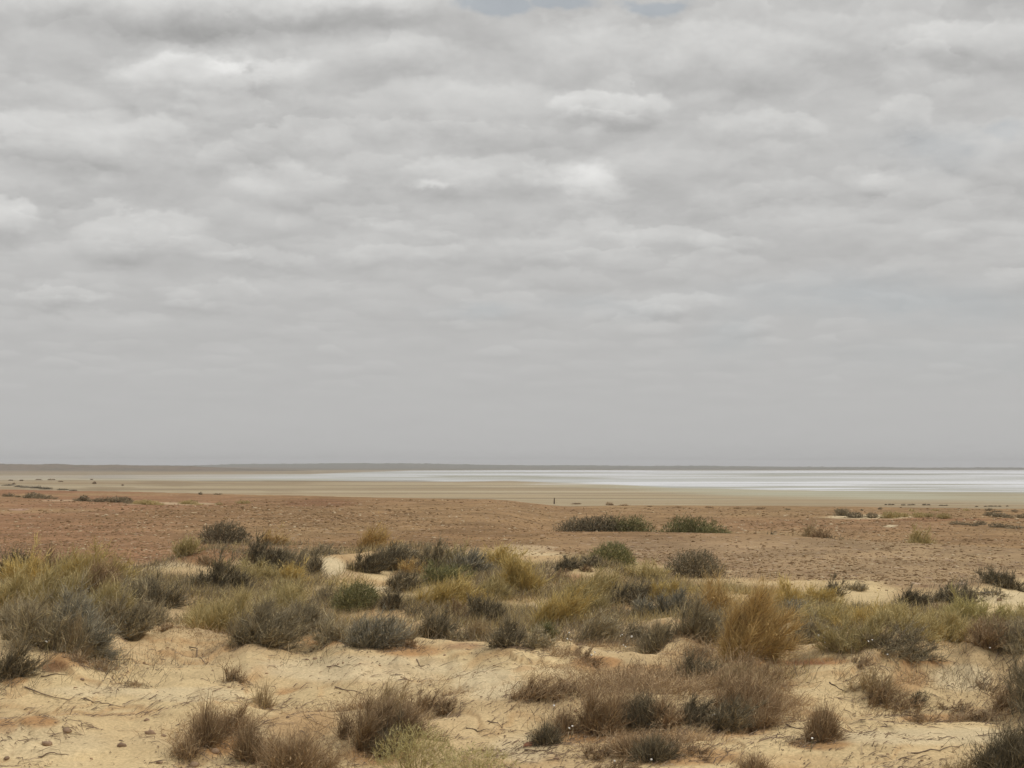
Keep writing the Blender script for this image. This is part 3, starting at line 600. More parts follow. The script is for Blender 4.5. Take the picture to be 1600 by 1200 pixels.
PLANTS = [
# --- left part of the shrub belt
(8, 908, 56, 46, 'dark', 'dome', 'dark grey shrub cut by the left edge, behind the yellow bush'),
(45, 912, 90, 46, 'yellow', 'dome', 'leftmost yellow bush of the belt, beside the dark shrub at the edge', .8),
(100, 905, 60, 45, 'olive', 'open', 'small olive bush between two yellow bushes near the left edge', .6),
(140, 912, 90, 54, 'yellow', 'open', 'tall loose yellow bush rising against the gravel plain at left', .9),
(72, 905, 40, 42, 'brown', 'open', 'thin reddish brown twiggy shrub standing among the yellow bushes at far left'),
(20, 945, 90, 45, 'olive', 'open', 'wispy olive bush at the left edge below the dark shrub', .8),
(85, 950, 100, 55, 'olive', 'open', 'olive and tan bush above the big grey shrub at left', .8),
(145, 945, 75, 60, 'brown', 'open', 'brown bush with upright stems left of the long dark shrub', 1.1),
(200, 945, 80, 40, 'grey', 'dome', 'grey shrub at the left end of the long dark row at left'),
(245, 948, 90, 44, 'dark', 'dome', 'dark shrub in the middle of the row leading to the bare sandy gap'),
(178, 925, 60, 28, 'grey', 'open', 'low grey shrub tucked behind the brown bush at left'),
(300, 925, 70, 26, 'dark', 'sprawl', 'low dark shrub running up to the domed shrub below the hummock'),
(340, 930, 85, 52, 'dark', 'dome', 'domed dark shrub just below the hummock, right of the sandy gap', 1.1),
(70, 1008, 110, 62, 'grey', 'dome', 'large grey wiry shrub near the left edge above the sand lip', 1.1),
(15, 985, 60, 40, 'grey', 'open', 'grey brown shrub at the left edge between belt and sand'),
(130, 1012, 110, 72, 'blue', 'dome', 'largest bluish grey shrub at left, reaching down to the orange sand', 1.2),
(118, 1020, 50, 60, 'tan', 'tuft', 'pale stalks standing in the large bluish grey shrub at left', .5),
(190, 990, 100, 55, 'grey', 'dome', 'grey shrub right of the large bluish grey one', 1.1),
(240, 976, 80, 42, 'grey', 'dome', 'smaller grey shrub ending at the bare sandy slope'),
(160, 965, 90, 50, 'olive', 'open', 'olive tan wiry bush above the large bluish grey shrub', .8),
(2, 1062, 68, 62, 'dark', 'dome', 'dark bristly shrub on the open sand cut by the left edge', 0.90),
(262, 984, 34, 13, 'brown', 'sprawl', 'tiny brown creeping shrub at the top of the bare slope'),
# hummock
(351, 849, 54, 30, 'dark', 'mound', 'round dark ball shaped shrub crowning the orange hummock', 1.5),
(290, 868, 42, 28, 'olive', 'open', 'olive tuft on the left flank of the orange hummock', 1.0),
(320, 880, 36, 16, 'brown', 'sprawl', 'brown matted shrub hanging on the front of the orange hummock', 1.3),
(356, 894, 44, 18, 'olive', 'open', 'olive patch below the ball shaped shrub', .7),
(384, 880, 24, 16, 'brown', 'sprawl', 'small brown shrub on the right shoulder of the hummock'),
(420, 852, 44, 25, 'gold', 'open', 'faint golden bush behind the dark shrub right of the hummock', .5),
(408, 884, 62, 38, 'dark', 'dome', 'dark grey shrub just right of the hummock', 1.2),
(440, 890, 60, 34, 'grey', 'dome', 'grey shrub between the hummock and the pale sand face'),
(400, 912, 80, 34, 'olive', 'open', 'olive bush below the dark shrub right of the hummock', .8),
(452, 912, 46, 32, 'yellow', 'dome', 'bright yellow bush left of the pale sand face'),
(491, 897, 26, 36, 'dark', 'dome', 'narrow dark shrub at the left side of the pale sand face', 1.2),
(505, 866, 66, 17, 'grey', 'sprawl', 'thin grey shrub lying along the top of the pale sand face', .8),
(578, 860, 46, 38, 'gold', 'open', 'golden bush poking up behind the dark shrubs in the middle left', .8),
(562, 893, 56, 32, 'dark', 'dome', 'dark shrub at the right side of the pale sand face', 1.3),
(592, 886, 64, 36, 'dark', 'dome', 'dark spiky shrub leading up to the small sand crest', 1.2),
(624, 868, 60, 20, 'grey', 'sprawl', 'grey shrub draped over the small sand crest', 1.2),
(668, 884, 56, 40, 'grey', 'dome', 'rounded grey shrub right of the small sand crest', 1.2),
(710, 892, 60, 38, 'olive', 'dome', 'olive grey shrub left of the yellow bush at the back of the belt'),
(738, 902, 66, 44, 'blue', 'dome', 'pale bluish shrub in front of the yellow bush at the back of the belt', 1.1),
(780, 890, 80, 36, 'yellow', 'dome', 'yellow bush at the back of the belt against the plain', 1.0),
(640, 898, 38, 24, 'gold', 'open', 'little golden bush at the right of the orange hollow', .9),
(628, 922, 58, 28, 'dark', 'dome', 'dark low shrub below the orange hollow', 1.2),
(690, 912, 70, 34, 'green', 'dome', 'dull green shrub above the wide yellow bush', .9),
(668, 950, 70, 50, 'yellow', 'dome', 'left half of the wide yellow bushes in the centre', 1.1),
(705, 950, 66, 48, 'yellow', 'dome', 'yellow bush touching the right side of the wide yellow one', 1.0),
(768, 938, 76, 36, 'olive', 'dome', 'grey olive bush in the belt under the pale bluish shrub'),
(820, 925, 62, 58, 'yellow', 'dome', 'tall yellow bush left of the mound with the arched shrub', 1.0),
(497, 946, 58, 34, 'grey', 'dome', 'low grey shrub left of the dark green tuft'),
(448, 940, 70, 34, 'olive', 'open', 'sparse olive bush behind the big pale bush', .7),
(557, 948, 52, 40, 'green', 'mound', 'dense dark green spiky tuft above the sandy hollow', 1.6),
(606, 952, 48, 28, 'dark', 'dome', 'dark shrub right of the dark green tuft', 1.3),
(650, 965, 50, 22, 'dark', 'sprawl', 'thin dark shrub under the wide yellow bushes'),
(520, 925, 40, 20, 'olive', 'open', 'small olive bush below the pale sand face', .7),
(355, 990, 100, 58, 'olive', 'open', 'left part of the big pale wiry bush beside the sandy gap', 1.2),
(400, 1002, 110, 66, 'grey', 'dome', 'big pale grey wiry bush with straw coloured tops', 1.2),
(440, 965, 90, 50, 'olive', 'open', 'straw coloured bush behind the big grey wiry one', 1.0),
(460, 996, 90, 52, 'grey', 'dome', 'grey wiry shrub right of the big pale one', 1.2),
(310, 978, 50, 36, 'olive', 'open', 'thin olive wisps at the right of the bare sandy gap', .7),
(520, 1000, 80, 40, 'grey', 'dome', 'grey shrub low behind the sand lip left of centre', 1.1),
(578, 1012, 90, 48, 'blue', 'dome', 'blue grey shrub filling the dip in the sand lip', 1.3),
(618, 1010, 60, 42, 'grey', 'dome', 'grey shrub at the right end of the dip in the sand lip', 1.1),
(682, 996, 72, 50, 'dark', 'dome', 'dark grey dome just above the reddish crust', 1.2),
(715, 1002, 32, 17, 'grey', 'dome', 'small grey shrub on the reddish crust'),
(745, 1000, 38, 36, 'tan', 'tuft', 'pale straw tuft beside the reddish crust', 1.0),
(762, 975, 60, 46, 'dark', 'dome', 'dark shrub under the pale olive belt left of centre', 1.2),
(790, 1010, 62, 40, 'dark', 'dome', 'dark shrub resting right of the pale straw tuft', 1.1),
(720, 972, 50, 30, 'brown', 'open', 'brown shrub under the wide yellow bushes'),
# --- centre and right of the belt
(880, 890, 50, 22, 'dark', 'sprawl', 'left arm of the dark arched shrub on the mound', 1.6),
(915, 882, 56, 18, 'dark', 'sprawl', 'middle of the dark arched shrub over the mound', 1.5),
(957, 886, 52, 36, 'green', 'mound', 'dark green dome at the right end of the arched shrub', 1.6),
(912, 893, 22, 13, 'brown', 'sprawl', 'little brown shrub on the bare front of the mound'),
(872, 905, 30, 16, 'brown', 'sprawl', 'reddish brown roots at the left foot of the mound'),
(1085, 902, 66, 38, 'dark', 'mound', 'rounded grey shrub standing alone behind the golden bush', 1.3),
(1010, 908, 80, 28, 'olive', 'open', 'olive bush between the mound and the lone rounded shrub', .8),
(925, 935, 80, 38, 'olive', 'open', 'pale olive bush in front of the arched mound', .9),
(975, 942, 64, 34, 'dark', 'dome', 'dark bluish shrub right of the pale olive bush', 1.2),
(1000, 965, 60, 30, 'blue', 'dome', 'blue grey shrub above the bare orange patch', 1.2),
(1050, 962, 84, 38, 'blue', 'dome', 'bluish shrub left of the golden bush', 1.3),
(1035, 935, 70, 28, 'yellow', 'open', 'yellowish bush above the bluish shrubs in the centre', .9),
(900, 968, 80, 52, 'olive', 'open', 'tangled olive bush between the mound and the sand lip', 1.0),
(850, 985, 84, 54, 'yellow', 'open', 'yellow green bush below the mound left', .9),
(842, 1000, 60, 30, 'green', 'dome', 'small green heart in the yellow green bush', .8),
(820, 1012, 70, 32, 'grey', 'sprawl', 'low grey fringe above the sand lip in the centre', 1.1),
(905, 1006, 70, 42, 'grey', 'dome', 'grey shrub above the lip right of the low fringe', 1.2),
(940, 1002, 56, 38, 'grey', 'dome', 'grey shrub left of the white flowers', 1.1),
(984, 1008, 42, 36, 'dark', 'dome', 'dark shrub behind the clump of white flowers', 1.1),
(1025, 1014, 50, 40, 'grey', 'tuft', 'grey stalky tuft left of the small peaked mound', 1.1),
(1075, 990, 80, 56, 'grey', 'open', 'wispy grey bush just left of the golden bush', 1.1),
(1120, 1005, 84, 52, 'grey', 'dome', 'grey brown bush at the left foot of the golden bush', 1.2),
(1168, 1022, 112, 112, 'gold', 'dome', 'tall golden brown bush, the highest plant of the belt', 1.5),
(1195, 1028, 70, 66, 'gold', 'open', 'rusty lower right side bush below the tall golden one', 1.1),
(1120, 960, 60, 54, 'gold', 'open', 'smaller golden bush leaning on the left of the tall one', .8),
(910, 1032, 58, 26, 'brown', 'sprawl', 'brown twiggy shrub just under the lip in the centre', 1.1),
(1090, 1022, 44, 16, 'brown', 'sprawl', 'brown twigs on the small peaked mound', .8),
(1268, 948, 72, 40, 'yellow', 'dome', 'yellow bush right of the tall golden one', 1.0),
(1236, 950, 44, 40, 'yellow', 'open', 'thin yellow bush touching the tall golden one', .8),
(1248, 967, 38, 28, 'blue', 'mound', 'small round blue grey shrub in front of the yellow bush', 1.4),
(1300, 932, 42, 26, 'dark', 'dome', 'dark shrub at the left of the bare sand patch on the right', 1.1),
(1338, 922, 38, 18, 'grey', 'sprawl', 'low grey shrub along the top of the bare sand patch', 1.1),
(1338, 955, 46, 20, 'grey', 'open', 'pale grey shrub at the foot of the bare sand patch', .8),
(1395, 957, 62, 26, 'dark', 'sprawl', 'left end of the long dark arched shrub on the right', 1.4),
(1425, 950, 56, 30, 'dark', 'dome', 'second part of the long dark arched shrub on the right', 1.3),
(1470, 938, 56, 22, 'dark', 'sprawl', 'crest of the long dark arched shrub on the right', 1.5),
(1502, 944, 58, 30, 'dark', 'dome', 'drooping right end of the long dark arched shrub', 1.4),
(1478, 960, 40, 22, 'brown', 'open', 'brown twigs under the long arched shrub', .9),
(1520, 960, 36, 22, 'dark', 'sprawl', 'small dark shrub at the foot of the arched shrub right', 1.1),
(1572, 916, 72, 28, 'dark', 'dome', 'dark shrub at the right edge against the gravel plain', 1.4),
(1548, 930, 60, 12, 'grey', 'sprawl', 'thin grey shrub on pale sand under the dark one at the right edge', .7),
(1440, 896, 1, 1, 'skip', '', ''),
(1280, 985, 90, 44, 'olive', 'open', 'olive bush below the small round blue grey shrub', 1.0),
(1270, 1004, 84, 38, 'grey', 'dome', 'grey green shrub behind the daisies on the right', 1.0),
(1345, 985, 100, 42, 'yellow', 'open', 'yellow olive bush left of the row\'s middle on the right', .9),
(1335, 1014, 96, 40, 'olive', 'dome', 'olive shrub dipping to the lip on the right', 1.1),
(1410, 985, 90, 40, 'olive', 'dome', 'olive bush under the left end of the long arched shrub', 1.1),
(1395, 1010, 84, 36, 'grey', 'dome', 'grey shrub at the top of the bare right slope', 1.1),
(1460, 995, 90, 44, 'olive', 'dome', 'soft olive bush over the rising lip on the right', 1.1),
(1520, 985, 100, 44, 'lime', 'dome', 'pale yellow green bush on the right behind the highest lip', 1.0),
(1545, 1008, 90, 40, 'brown', 'open', 'brown green bush behind the falling lip at right', 1.0),
(1592, 985, 80, 42, 'olive', 'dome', 'olive bush at the right edge of the belt', 1.0),
(1590, 1020, 84, 42, 'grey', 'dome', 'grey shrub at the right edge where the belt ends', 1.1),
# --- on the open sand, centre right
(970, 1060, 39, 18, 'brown', 'dome', 'tiny dark shrub alone on smooth sand under the lip', 0.74),
(1070, 1068, 68, 56, 'dark', 'dome', 'dark spiky shrub on the side of the small peaked mound', 0.98),
(1025, 1060, 66, 36, 'brown', 'sprawl', 'brown creeping twigs left of the dark spiky shrub', 0.56),
(1140, 1076, 92, 50, 'tan', 'open', 'straw coloured thin bush right of the dark spiky shrub', 0.50),
(1180, 1060, 66, 36, 'brown', 'open', 'thin brown bush under the golden one', 0.50),
(822, 1094, 68, 36, 'brown', 'open', 'faded brown bush at the left of the creeping twigs', 0.56),
(880, 1082, 92, 32, 'brown', 'sprawl', 'creeping dead twigs above the row of bristly shrubs', 0.56),
(852, 1163, 48, 46, 'dark', 'tuft', 'leftmost bristly shrub of the lower row in the centre', 0.98),
(882, 1142, 46, 42, 'brown', 'tuft', 'brown bristly shrub behind the leftmost one of the row', 0.68),
(930, 1146, 66, 66, 'brown', 'open', 'tall brown twiggy bush second in the lower row', 0.81),
(965, 1128, 66, 46, 'brown', 'tuft', 'bristly shrub with upright tips in the middle of the row', 0.68),
(1005, 1130, 77, 52, 'dark', 'tuft', 'dark bristly shrub with slanting tips in the lower row', 0.98),
(1050, 1132, 72, 50, 'brown', 'open', 'soft brown bush right of the slanting one', 0.68),
(1085, 1126, 59, 44, 'dark', 'dome', 'dark rounded shrub right in the lower row', 0.98),
(1122, 1142, 72, 50, 'dark', 'dome', 'dark shrub at the right end of the lower row', 1.05),
(1150, 1115, 92, 66, 'brown', 'open', 'hazy brown bush behind the right end of the row', 0.62),
(1192, 1136, 61, 36, 'brown', 'tuft', 'brown stalks right of the lower row', 0.62),
(1205, 1112, 61, 54, 'brown', 'open', 'airy reddish brown bush on the edge of the smooth sand right', 0.56),
(985, 1183, 72, 38, 'brown', 'tuft', 'brown bristly shrub below the row', 0.74),
(1020, 1188, 68, 46, 'dark', 'tuft', 'bushy dark shrub under the middle of the row', 0.98),
(940, 1186, 59, 22, 'brown', 'sprawl', 'flat brown shrub at the left of the bushy dark one', 0.68),
(1075, 1176, 66, 24, 'brown', 'sprawl', 'creeping brown twigs right of the bushy dark shrub', 0.56),
(950, 1210, 66, 30, 'brown', 'sprawl', 'low twigs on the bottom edge in the centre', 0.56),
(1178, 1212, 66, 38, 'brown', 'tuft', 'brown tuft on the bottom edge right of centre', 0.68),
(1283, 1158, 59, 66, 'brown', 'tuft', 'upright spiky tuft alone on the sand at right', 1.18),
(1240, 1165, 39, 12, 'brown', 'sprawl', 'few dead twigs left of the upright spiky tuft', 0.43),
(1358, 1085, 72, 42, 'tan', 'open', 'pale wispy bush on the right slope', 0.50),
(1375, 1108, 77, 34, 'brown', 'dome', 'brown shrub below the pale wispy bush', 0.68),
(1428, 1101, 41, 18, 'dark', 'dome', 'small dark shrub right of the brown one on the slope', 0.98),
(1415, 1120, 77, 24, 'brown', 'sprawl', 'creeping brown shrub at the bottom of the right slope', 0.50),
(1490, 1114, 68, 13, 'brown', 'sprawl', 'long flat brown shrub in the right hollow', 0.62),
(1530, 1128, 39, 18, 'brown', 'sprawl', 'small reddish brown shrub right of the flat one in the hollow', 0.62),
(1345, 1038, 32, 18, 'brown', 'dome', 'small brown shrub high on the bare right slope', 1.0),
(1540, 1076, 50, 16, 'brown', 'sprawl', 'flat brown twigs on the smooth sand at right', 0.50),
(1602, 1112, 110, 84, 'dark', 'dome', 'big dark shrub cut by the right edge', 1.05),
(1560, 1112, 55, 36, 'brown', 'open', 'brown lower fringe left of the big dark shrub', 0.56),
(1575, 1222, 154, 82, 'dark', 'dome', 'large grey shrub filling the bottom right corner', 1.12),
(1510, 1215, 55, 30, 'tan', 'open', 'pale wisps left of the corner shrub', 0.37),
# --- bottom left and centre
(320, 1168, 55, 76, 'brown', 'tuft', 'tall stalky tuft on the orange sand bottom left', 0.56),
(290, 1180, 50, 36, 'brown', 'tuft', 'low bristly fringe left of the tall stalky tuft', 0.62),
(352, 1150, 61, 44, 'brown', 'open', 'thin brown bush right of the tall stalky tuft', 0.50),
(388, 1186, 55, 76, 'brown', 'tuft', 'second stalky tuft right of the first at the bottom', 0.62),
(412, 1106, 37, 48, 'tan', 'tuft', 'upright reed like stalks on the sand bottom left', 0.22),
(366, 1064, 41, 28, 'brown', 'dome', 'small brown shrub on the bare slope left of centre', 0.68),
(585, 1160, 121, 70, 'brown', 'open', 'broad tangled brown shrub with long bare twigs', 0.87),
(615, 1176, 83, 44, 'dark', 'dome', 'dark heart of the broad tangled shrub', 1.12),
(600, 1115, 66, 46, 'tan', 'open', 'thin hazy top growing behind the broad tangled shrub', 0.43),
(662, 1108, 61, 28, 'brown', 'open', 'feathery brown shrub on the smooth sand', 0.74),
(692, 1122, 55, 26, 'brown', 'sprawl', 'feathery shrub trailing down right of its twin', 0.68),
(478, 1215, 132, 76, 'brown', 'open', 'big brown bush on the bottom edge left of centre', 0.99),
(440, 1218, 77, 44, 'brown', 'dome', 'brown bush at the left of the big one on the bottom edge', 0.74),
(650, 1216, 96, 74, 'lime', 'mound', 'pale yellow green leafy bush at the bottom, the taller one', 0.34),
(740, 1218, 100, 52, 'lime', 'mound', 'pale yellow green leafy bush at the bottom, the lower one', 0.30),
(640, 1012, 30, 12, 'brown', 'dome', 'tiny shrub on the lip left of the reddish crust', 1.0),
(470, 1188, 1, 1, 'skip', '', ''),
(155, 1046, 32, 20, 'brown', 'tuft', 'withered sprig beside the orange scarp', .6),
(205, 1071, 48, 13, 'brown', 'sprawl', 'withered creeping sprig in the middle of the left sand', 0.37),
(120, 1034, 30, 20, 'brown', 'tuft', 'short brown stump of grass on the orange scarp', .8),
(832, 1080, 44, 16, 'brown', 'sprawl', 'reddish twigs at the edge of the smooth sand', 0.50),
(1008, 1075, 44, 12, 'brown', 'sprawl', 'flat twigs under the smooth sand slope', 0.37),
# --- on the gravel plain
(905, 829, 74, 20, 'dark', 'mound', 'dark left end of the larger bush group on the plain', 1.6),
(942, 829, 76, 31, 'dark', 'mound', 'highest dome of the larger bush group on the plain', 1.7),
(978, 829, 60, 33, 'green', 'mound', 'greener dome right in the larger bush group', 1.4),
(1020, 829, 50, 13, 'grey', 'sprawl', 'low grey shrub joining the two bush groups on the plain', 1.2),
(1078, 830, 72, 32, 'green', 'mound', 'green rounded bush, right of the two on the plain', 1.7),
(1114, 831, 50, 13, 'green', 'mound', 'dark tail at the right of the green rounded bush', 1.5),
(1205, 834, 52, 8, 'dark', 'sprawl', 'flat dark shrub peeping over the plain\'s near edge', 1.5),
(1256, 836, 34, 24, 'tan', 'open', 'tan grassy bush behind the plain\'s near edge', 1.2),
(1285, 839, 34, 18, 'brown', 'open', 'brown bush right of the tan grassy one', 1.4),
(1312, 841, 46, 12, 'dark', 'sprawl', 'low dark shrub right of the brown bush on the plain', 1.6),
(1381, 845, 16, 8, 'brown', 'dome', 'tiny brown shrub left of the grey green bush on the plain', 1.5),
(1437, 850, 50, 20, 'olive', 'open', 'grey green bush standing alone at the plain\'s near edge', 1.3),
(800, 857, 1, 1, 'skip', '', ''),
]
for p in PLANTS:
    if p[4] != 'skip': plant(*p)

# far little shrubs in rows: one simple crown each, too small to show stems
rs = np.random.default_rng(5)
FAR = [  # group label, list of (px, py, w, h), type
 ('little dark shrub in the row on the sandy streak at far left', 'dark', [(13,776,15,5),(28,777,8,3),(50,778.5,22,8),(60,779,14,6),(72,779.5,16,6),(86,780,10,3),(120,782.5,12,4),(131,783,13,8),(140,784,8,4),(155,784.5,18,6),(167,783,12,6),(181,785,20,8),(195,784.5,18,8),(202,787,16,5)], 'shrubs on the far left streak'),
 ('little olive shrub in the row right of the far left streak', 'olive', [(215,787.5,14,5),(228,788.5,20,7),(240,789,16,6),(250,789.5,12,4),(288,788,14,5),(297,788,18,6),(310,789.5,14,3),(343,789,10,4),(380,787,20,5)], 'shrubs right of the far left streak'),
 ('tiny dark shrub on the far left crest before the flats', 'dark', [(12,759,18,2.5),(30,761,16,3),(40,762,12,3),(58,763,16,4),(70,764.5,18,4),(98,766,14,3),(115,767,12,2.5),(313,773,5,4),(340,773,12,2.5)], 'shrubs on the far left crest'),
 ('tiny shrub on the pale flats at far left', 'brown', [(21,757,5,3),(16,751,8,2),(33,751.5,6,2.5),(143,749,5,2),(147,756,6,4),(192,759,4,3),(60,750,10,1.8),(80,750,12,1.5),(95,753,6,2)], 'shrubs on the pale flats'),
 ('dark shrub in the row beside the white sand patches at right', 'dark', [(1317,806,20,10),(1336,809,22,7),(1362,809.5,14,8),(1340,803,8,3),(1309,800,7,5),(1230,797,9,3),(1347,798,4,2.5),(1375,796,6,3)], 'shrubs beside the sand patches'),
 ('greenish shrub in the row right of the white sand patches', 'olive', [(1388,810,18,9),(1398,809,16,8),(1412,808,14,6),(1436,808.5,18,7),(1450,808,14,6),(1474,810.5,16,8),(1425,799,8,4),(1510,798,10,3),(1462,798,12,2.5)], 'greenish shrubs right of the sand patches'),
 ('dark shrub in the upper row at the far right of the plain', 'dark', [(1548,806,18,6),(1562,808,20,6),(1576,809.5,14,5),(1597,810,14,6),(1545,798,10,4),(1558,800,12,3),(1585,799,10,2.5)], 'upper row at far right'),
 ('dark shrub in the lower row at the far right of the plain', 'dark', [(1494,819.5,16,5),(1508,820.5,16,4),(1523,822,12,4),(1532,820.5,14,6),(1557,824,18,6),(1572,824.5,14,5),(1589,826,22,4)], 'lower row at far right'),
 ('brown shrub along the crest right of the short post', 'brown', [(952,789.5,12,5),(975,790.5,14,3),(902,788,14,2.5),(1108,794,12,3),(1152,795,10,3),(1187,796,12,4),(1015,792,8,2),(1060,793,10,2)], 'shrubs along the crest'),
 ('blackish low shrub on the grey flats below the salt at right', 'dark', [(1384,789.3,3,2),(1390,789.3,4,2.4),(1395,789.4,4,2),(1412,789.8,7,2.4),(1421,789.6,5,2),(1427,789.4,6,2.2),(1444,789.6,6,2.6),(1451,789.6,4,2),(1472,790.3,9,1.6),(1478,790.3,6,1.6),(1526,792,4,1.8),(1540,791.8,5,1.6),(1548,791.6,7,1.8),(1555,791.6,5,1.6),(1562,791.7,4,1.8),(1574,791.5,3,1.8)], 'blackish shrubs on the grey flats'),
]
M_FAR = plant_mat('far_dark_foliage', (.18, .155, .105), (.29, .245, .165), (.42, .34, .22))
for (lab, typ, items, grp) in FAR:
    for (px, py, w, h) in items:
        x, y, z = hit(px, py)
        D = math.hypot(x, y); s = D/F
        r_ = np.random.default_rng(int(px*13+py))
        st_, fo = bush((x, y, z), w*s*1.12, h*s*1.0, int(max(170, w*h*5)), r_, 'mound', D, True)
        bpy.data.meshes.remove(st_)
        o = obj('saltbush', fo, M_FAR if typ == 'dark' else M[typ][0]); o.location = (x, y, z)
        tag(o, lab, 'shrub', grp)

# stiff little specks of scrub along the skyline of the far ridge
# ------------------------------------------------------------------ dry grass between the shrubs (countless)
rs = np.random.default_rng(77)
def undergrowth(name, label, cols, dens_b, dens_n, lo, hi, sel, slant, wpx):
    tot = []
    for (x, y, z, w, h, typ, D) in PLACED:
        if D > 48 or typ not in sel: continue
        belt = D > 16.2
        n = int((dens_b if belt else dens_n)*min(w, 3.0)*min(1.0, 24/D))
        sp = .62 if belt else .40
        tot.append(np.stack([x+rs.normal(size=n)*w*sp, y+rs.normal(size=n)*w*sp*.8], 1))
    # a loose mat over the whole belt, not only at the feet of the plants
    m = int(dens_b*470); qx = rs.random(m)*2900-650; top = np.interp(qx, [0, 150, 280, 420, 560, 800, 1000, 1100, 1240, 1400, 1600], [885, 890, 905, 880, 880, 880, 905, 915, 930, 960, 970])
    lp_ = np.interp(qx, LIPX, LIPY); qy = top+(lp_-top)*rs.random(m); tt = CZ/((qy-728.5)/F)
    k_ = (rs.random(m) < (tt/24)**2*.9) & (fbm((qx-800)/F*tt*.35+(3 if slant > .2 else 11), tt*.35, 3, 303) > -.22)
    tot.append(np.stack([(qx-800)/F*tt, tt], 1)[k_])
    P = np.concatenate(tot); P = P[np.hypot(P[:, 0], P[:, 1]) > 9]
    z = height(P[:, 0], P[:, 1]); B0 = np.concatenate([P, z[:, None]-.01], 1)
    r = np.hypot(P[:, 0], P[:, 1]); n = len(B0); ln = lo+(hi-lo)*rs.random(n)**1.6
    ln = ln*np.where(r < 15.8, .6, 1)
    ppx, ppy = project(P[:, 0], P[:, 1], z)
    clear = np.zeros(n)                                   # bare sand stays bare
    for (a, b, c, d) in [(335, 876, 60, 16), (300, 895, 80, 10), (515, 885, 26, 20), (590, 898, 34, 14), (270, 955, 42, 22), (560, 962, 90, 10), (600, 965, 90, 9), (905, 897, 40, 14), (1010, 955, 48, 10), (1340, 932, 60, 22), (1565, 945, 90, 30), (628, 865, 26, 6), (330, 905, 40, 6), (230, 1000, 130, 18)]:
        clear = np.maximum(clear, np.exp(-(((ppx-a)/c)**2+((ppy-b)/d)**2)))
    lip = np.interp(ppx, LIPX, LIPY)
    infront = (ppy > lip-2) & (ppy < lip+45) & (rs.random(n) < .75)
    keep = (rs.random(n) > clear*1.3) & ~infront & (fbm(P[:, 0]*.8, P[:, 1]*.8, 3, 88) > -.38)
    B0 = B0[keep]; ln = ln[keep]; n = len(B0)
    dd = unit(rs.normal(size=(n, 3))*np.array([.55, .5, .1])+np.array([slant, 0, .85]))
    P2 = B0+dd*ln[:, None]; P1 = B0*.5+P2*.5+rs.normal(size=(n, 3))*ln[:, None]*.08
    Dn = np.hypot(B0[:, 0], B0[:, 1])/1407
    v1 = ribbons(B0, P1, P2, np.maximum(.003, wpx*Dn), rs)
    tag(obj(name, pack(name, [(v1[0], v1[1], 5)], rs), plant_mat(name+'_blades', *cols)), label, 'grass', kind='stuff')
LIGHT = ('yellow', 'olive', 'lime', 'gold', 'tan', 'green'); ALL = LIGHT + ('grey', 'dark', 'blue', 'brown')
undergrowth('dry_grass', 'thin straw coloured dry grass between the bushes', ((.40, .315, .15), (.57, .46, .235), (.28, .24, .15)), 520, 120, .06, .34, LIGHT, .15, .42)
undergrowth('wiry_undergrowth', 'low wiry grey brown undergrowth between the shrubs', ((.20, .165, .115), (.34, .28, .19), (.5, .4, .26)), 560, 190, .06, .32, ('grey', 'dark', 'blue', 'brown', 'olive', 'gold'), .3, .42)
# ------------------------------------------------------------------ twig litter lying on the sand
n = 33000
px = rs.random(n)*1760-80; py = 995+(rs.random(n)**.9)*240
t = CZ/((py-728.5)/F); x = (px-800)/F*t; y = t
c1 = fbm(x*.9, y*1.1, 3, 61); c2 = fbm(x*3, y*3, 2, 62)
dn = .10+2.0*np.clip(c1+.1, 0, 1)+.9*c2
for (a, b, c, d, k) in [(560, 1045, 150, 24, -.2), (760, 1068, 60, 28, -.6), (1490, 1060, 50, 22, -.8), (150, 1070, 60, 14, -.3), (60, 1165, 110, 24, -.25), (1440, 1150, 120, 20, -.2), (990, 1060, 60, 10, -.5),
                        (270, 1035, 110, 22, .8), (250, 1100, 150, 20, .35), (1420, 1020, 90, 14, .5), (1080, 1150, 200, 40, .4), (340, 1005, 60, 16, .6), (850, 1030, 120, 18, .3), (1330,1140,60,16,.2)]:
    dn = dn + k*np.exp(-(((px-a)/c)**2+((py-b)/d)**2))
k = rs.random(n) < np.clip(dn, .03, 1)*.62
x, y = x[k], y[k]
for (ax, ay, az_, aw, ah, at_, aD) in PLACED:             # extra dark twigs added under and around shrubs to stand in for contact shadow
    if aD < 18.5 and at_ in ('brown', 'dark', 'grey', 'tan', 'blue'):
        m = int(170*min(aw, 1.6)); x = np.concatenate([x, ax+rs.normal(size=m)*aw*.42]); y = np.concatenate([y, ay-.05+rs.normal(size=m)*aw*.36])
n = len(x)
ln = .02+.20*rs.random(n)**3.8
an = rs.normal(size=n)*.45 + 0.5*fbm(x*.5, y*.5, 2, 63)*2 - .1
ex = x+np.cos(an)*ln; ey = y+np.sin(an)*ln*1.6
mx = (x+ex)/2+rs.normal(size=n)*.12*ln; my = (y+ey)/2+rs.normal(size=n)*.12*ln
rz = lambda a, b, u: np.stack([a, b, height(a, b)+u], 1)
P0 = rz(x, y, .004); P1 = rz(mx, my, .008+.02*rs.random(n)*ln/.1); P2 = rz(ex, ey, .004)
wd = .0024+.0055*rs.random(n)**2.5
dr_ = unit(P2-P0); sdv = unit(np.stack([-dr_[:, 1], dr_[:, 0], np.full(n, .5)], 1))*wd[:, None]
V_ = np.stack([P0-sdv*.6, P0+sdv*.6, P1-sdv*.7, P1+sdv*.7, P2, P0*.5+P1*.5+np.array([0, 0, 1])*wd[:, None], ], 1).reshape(-1, 3)
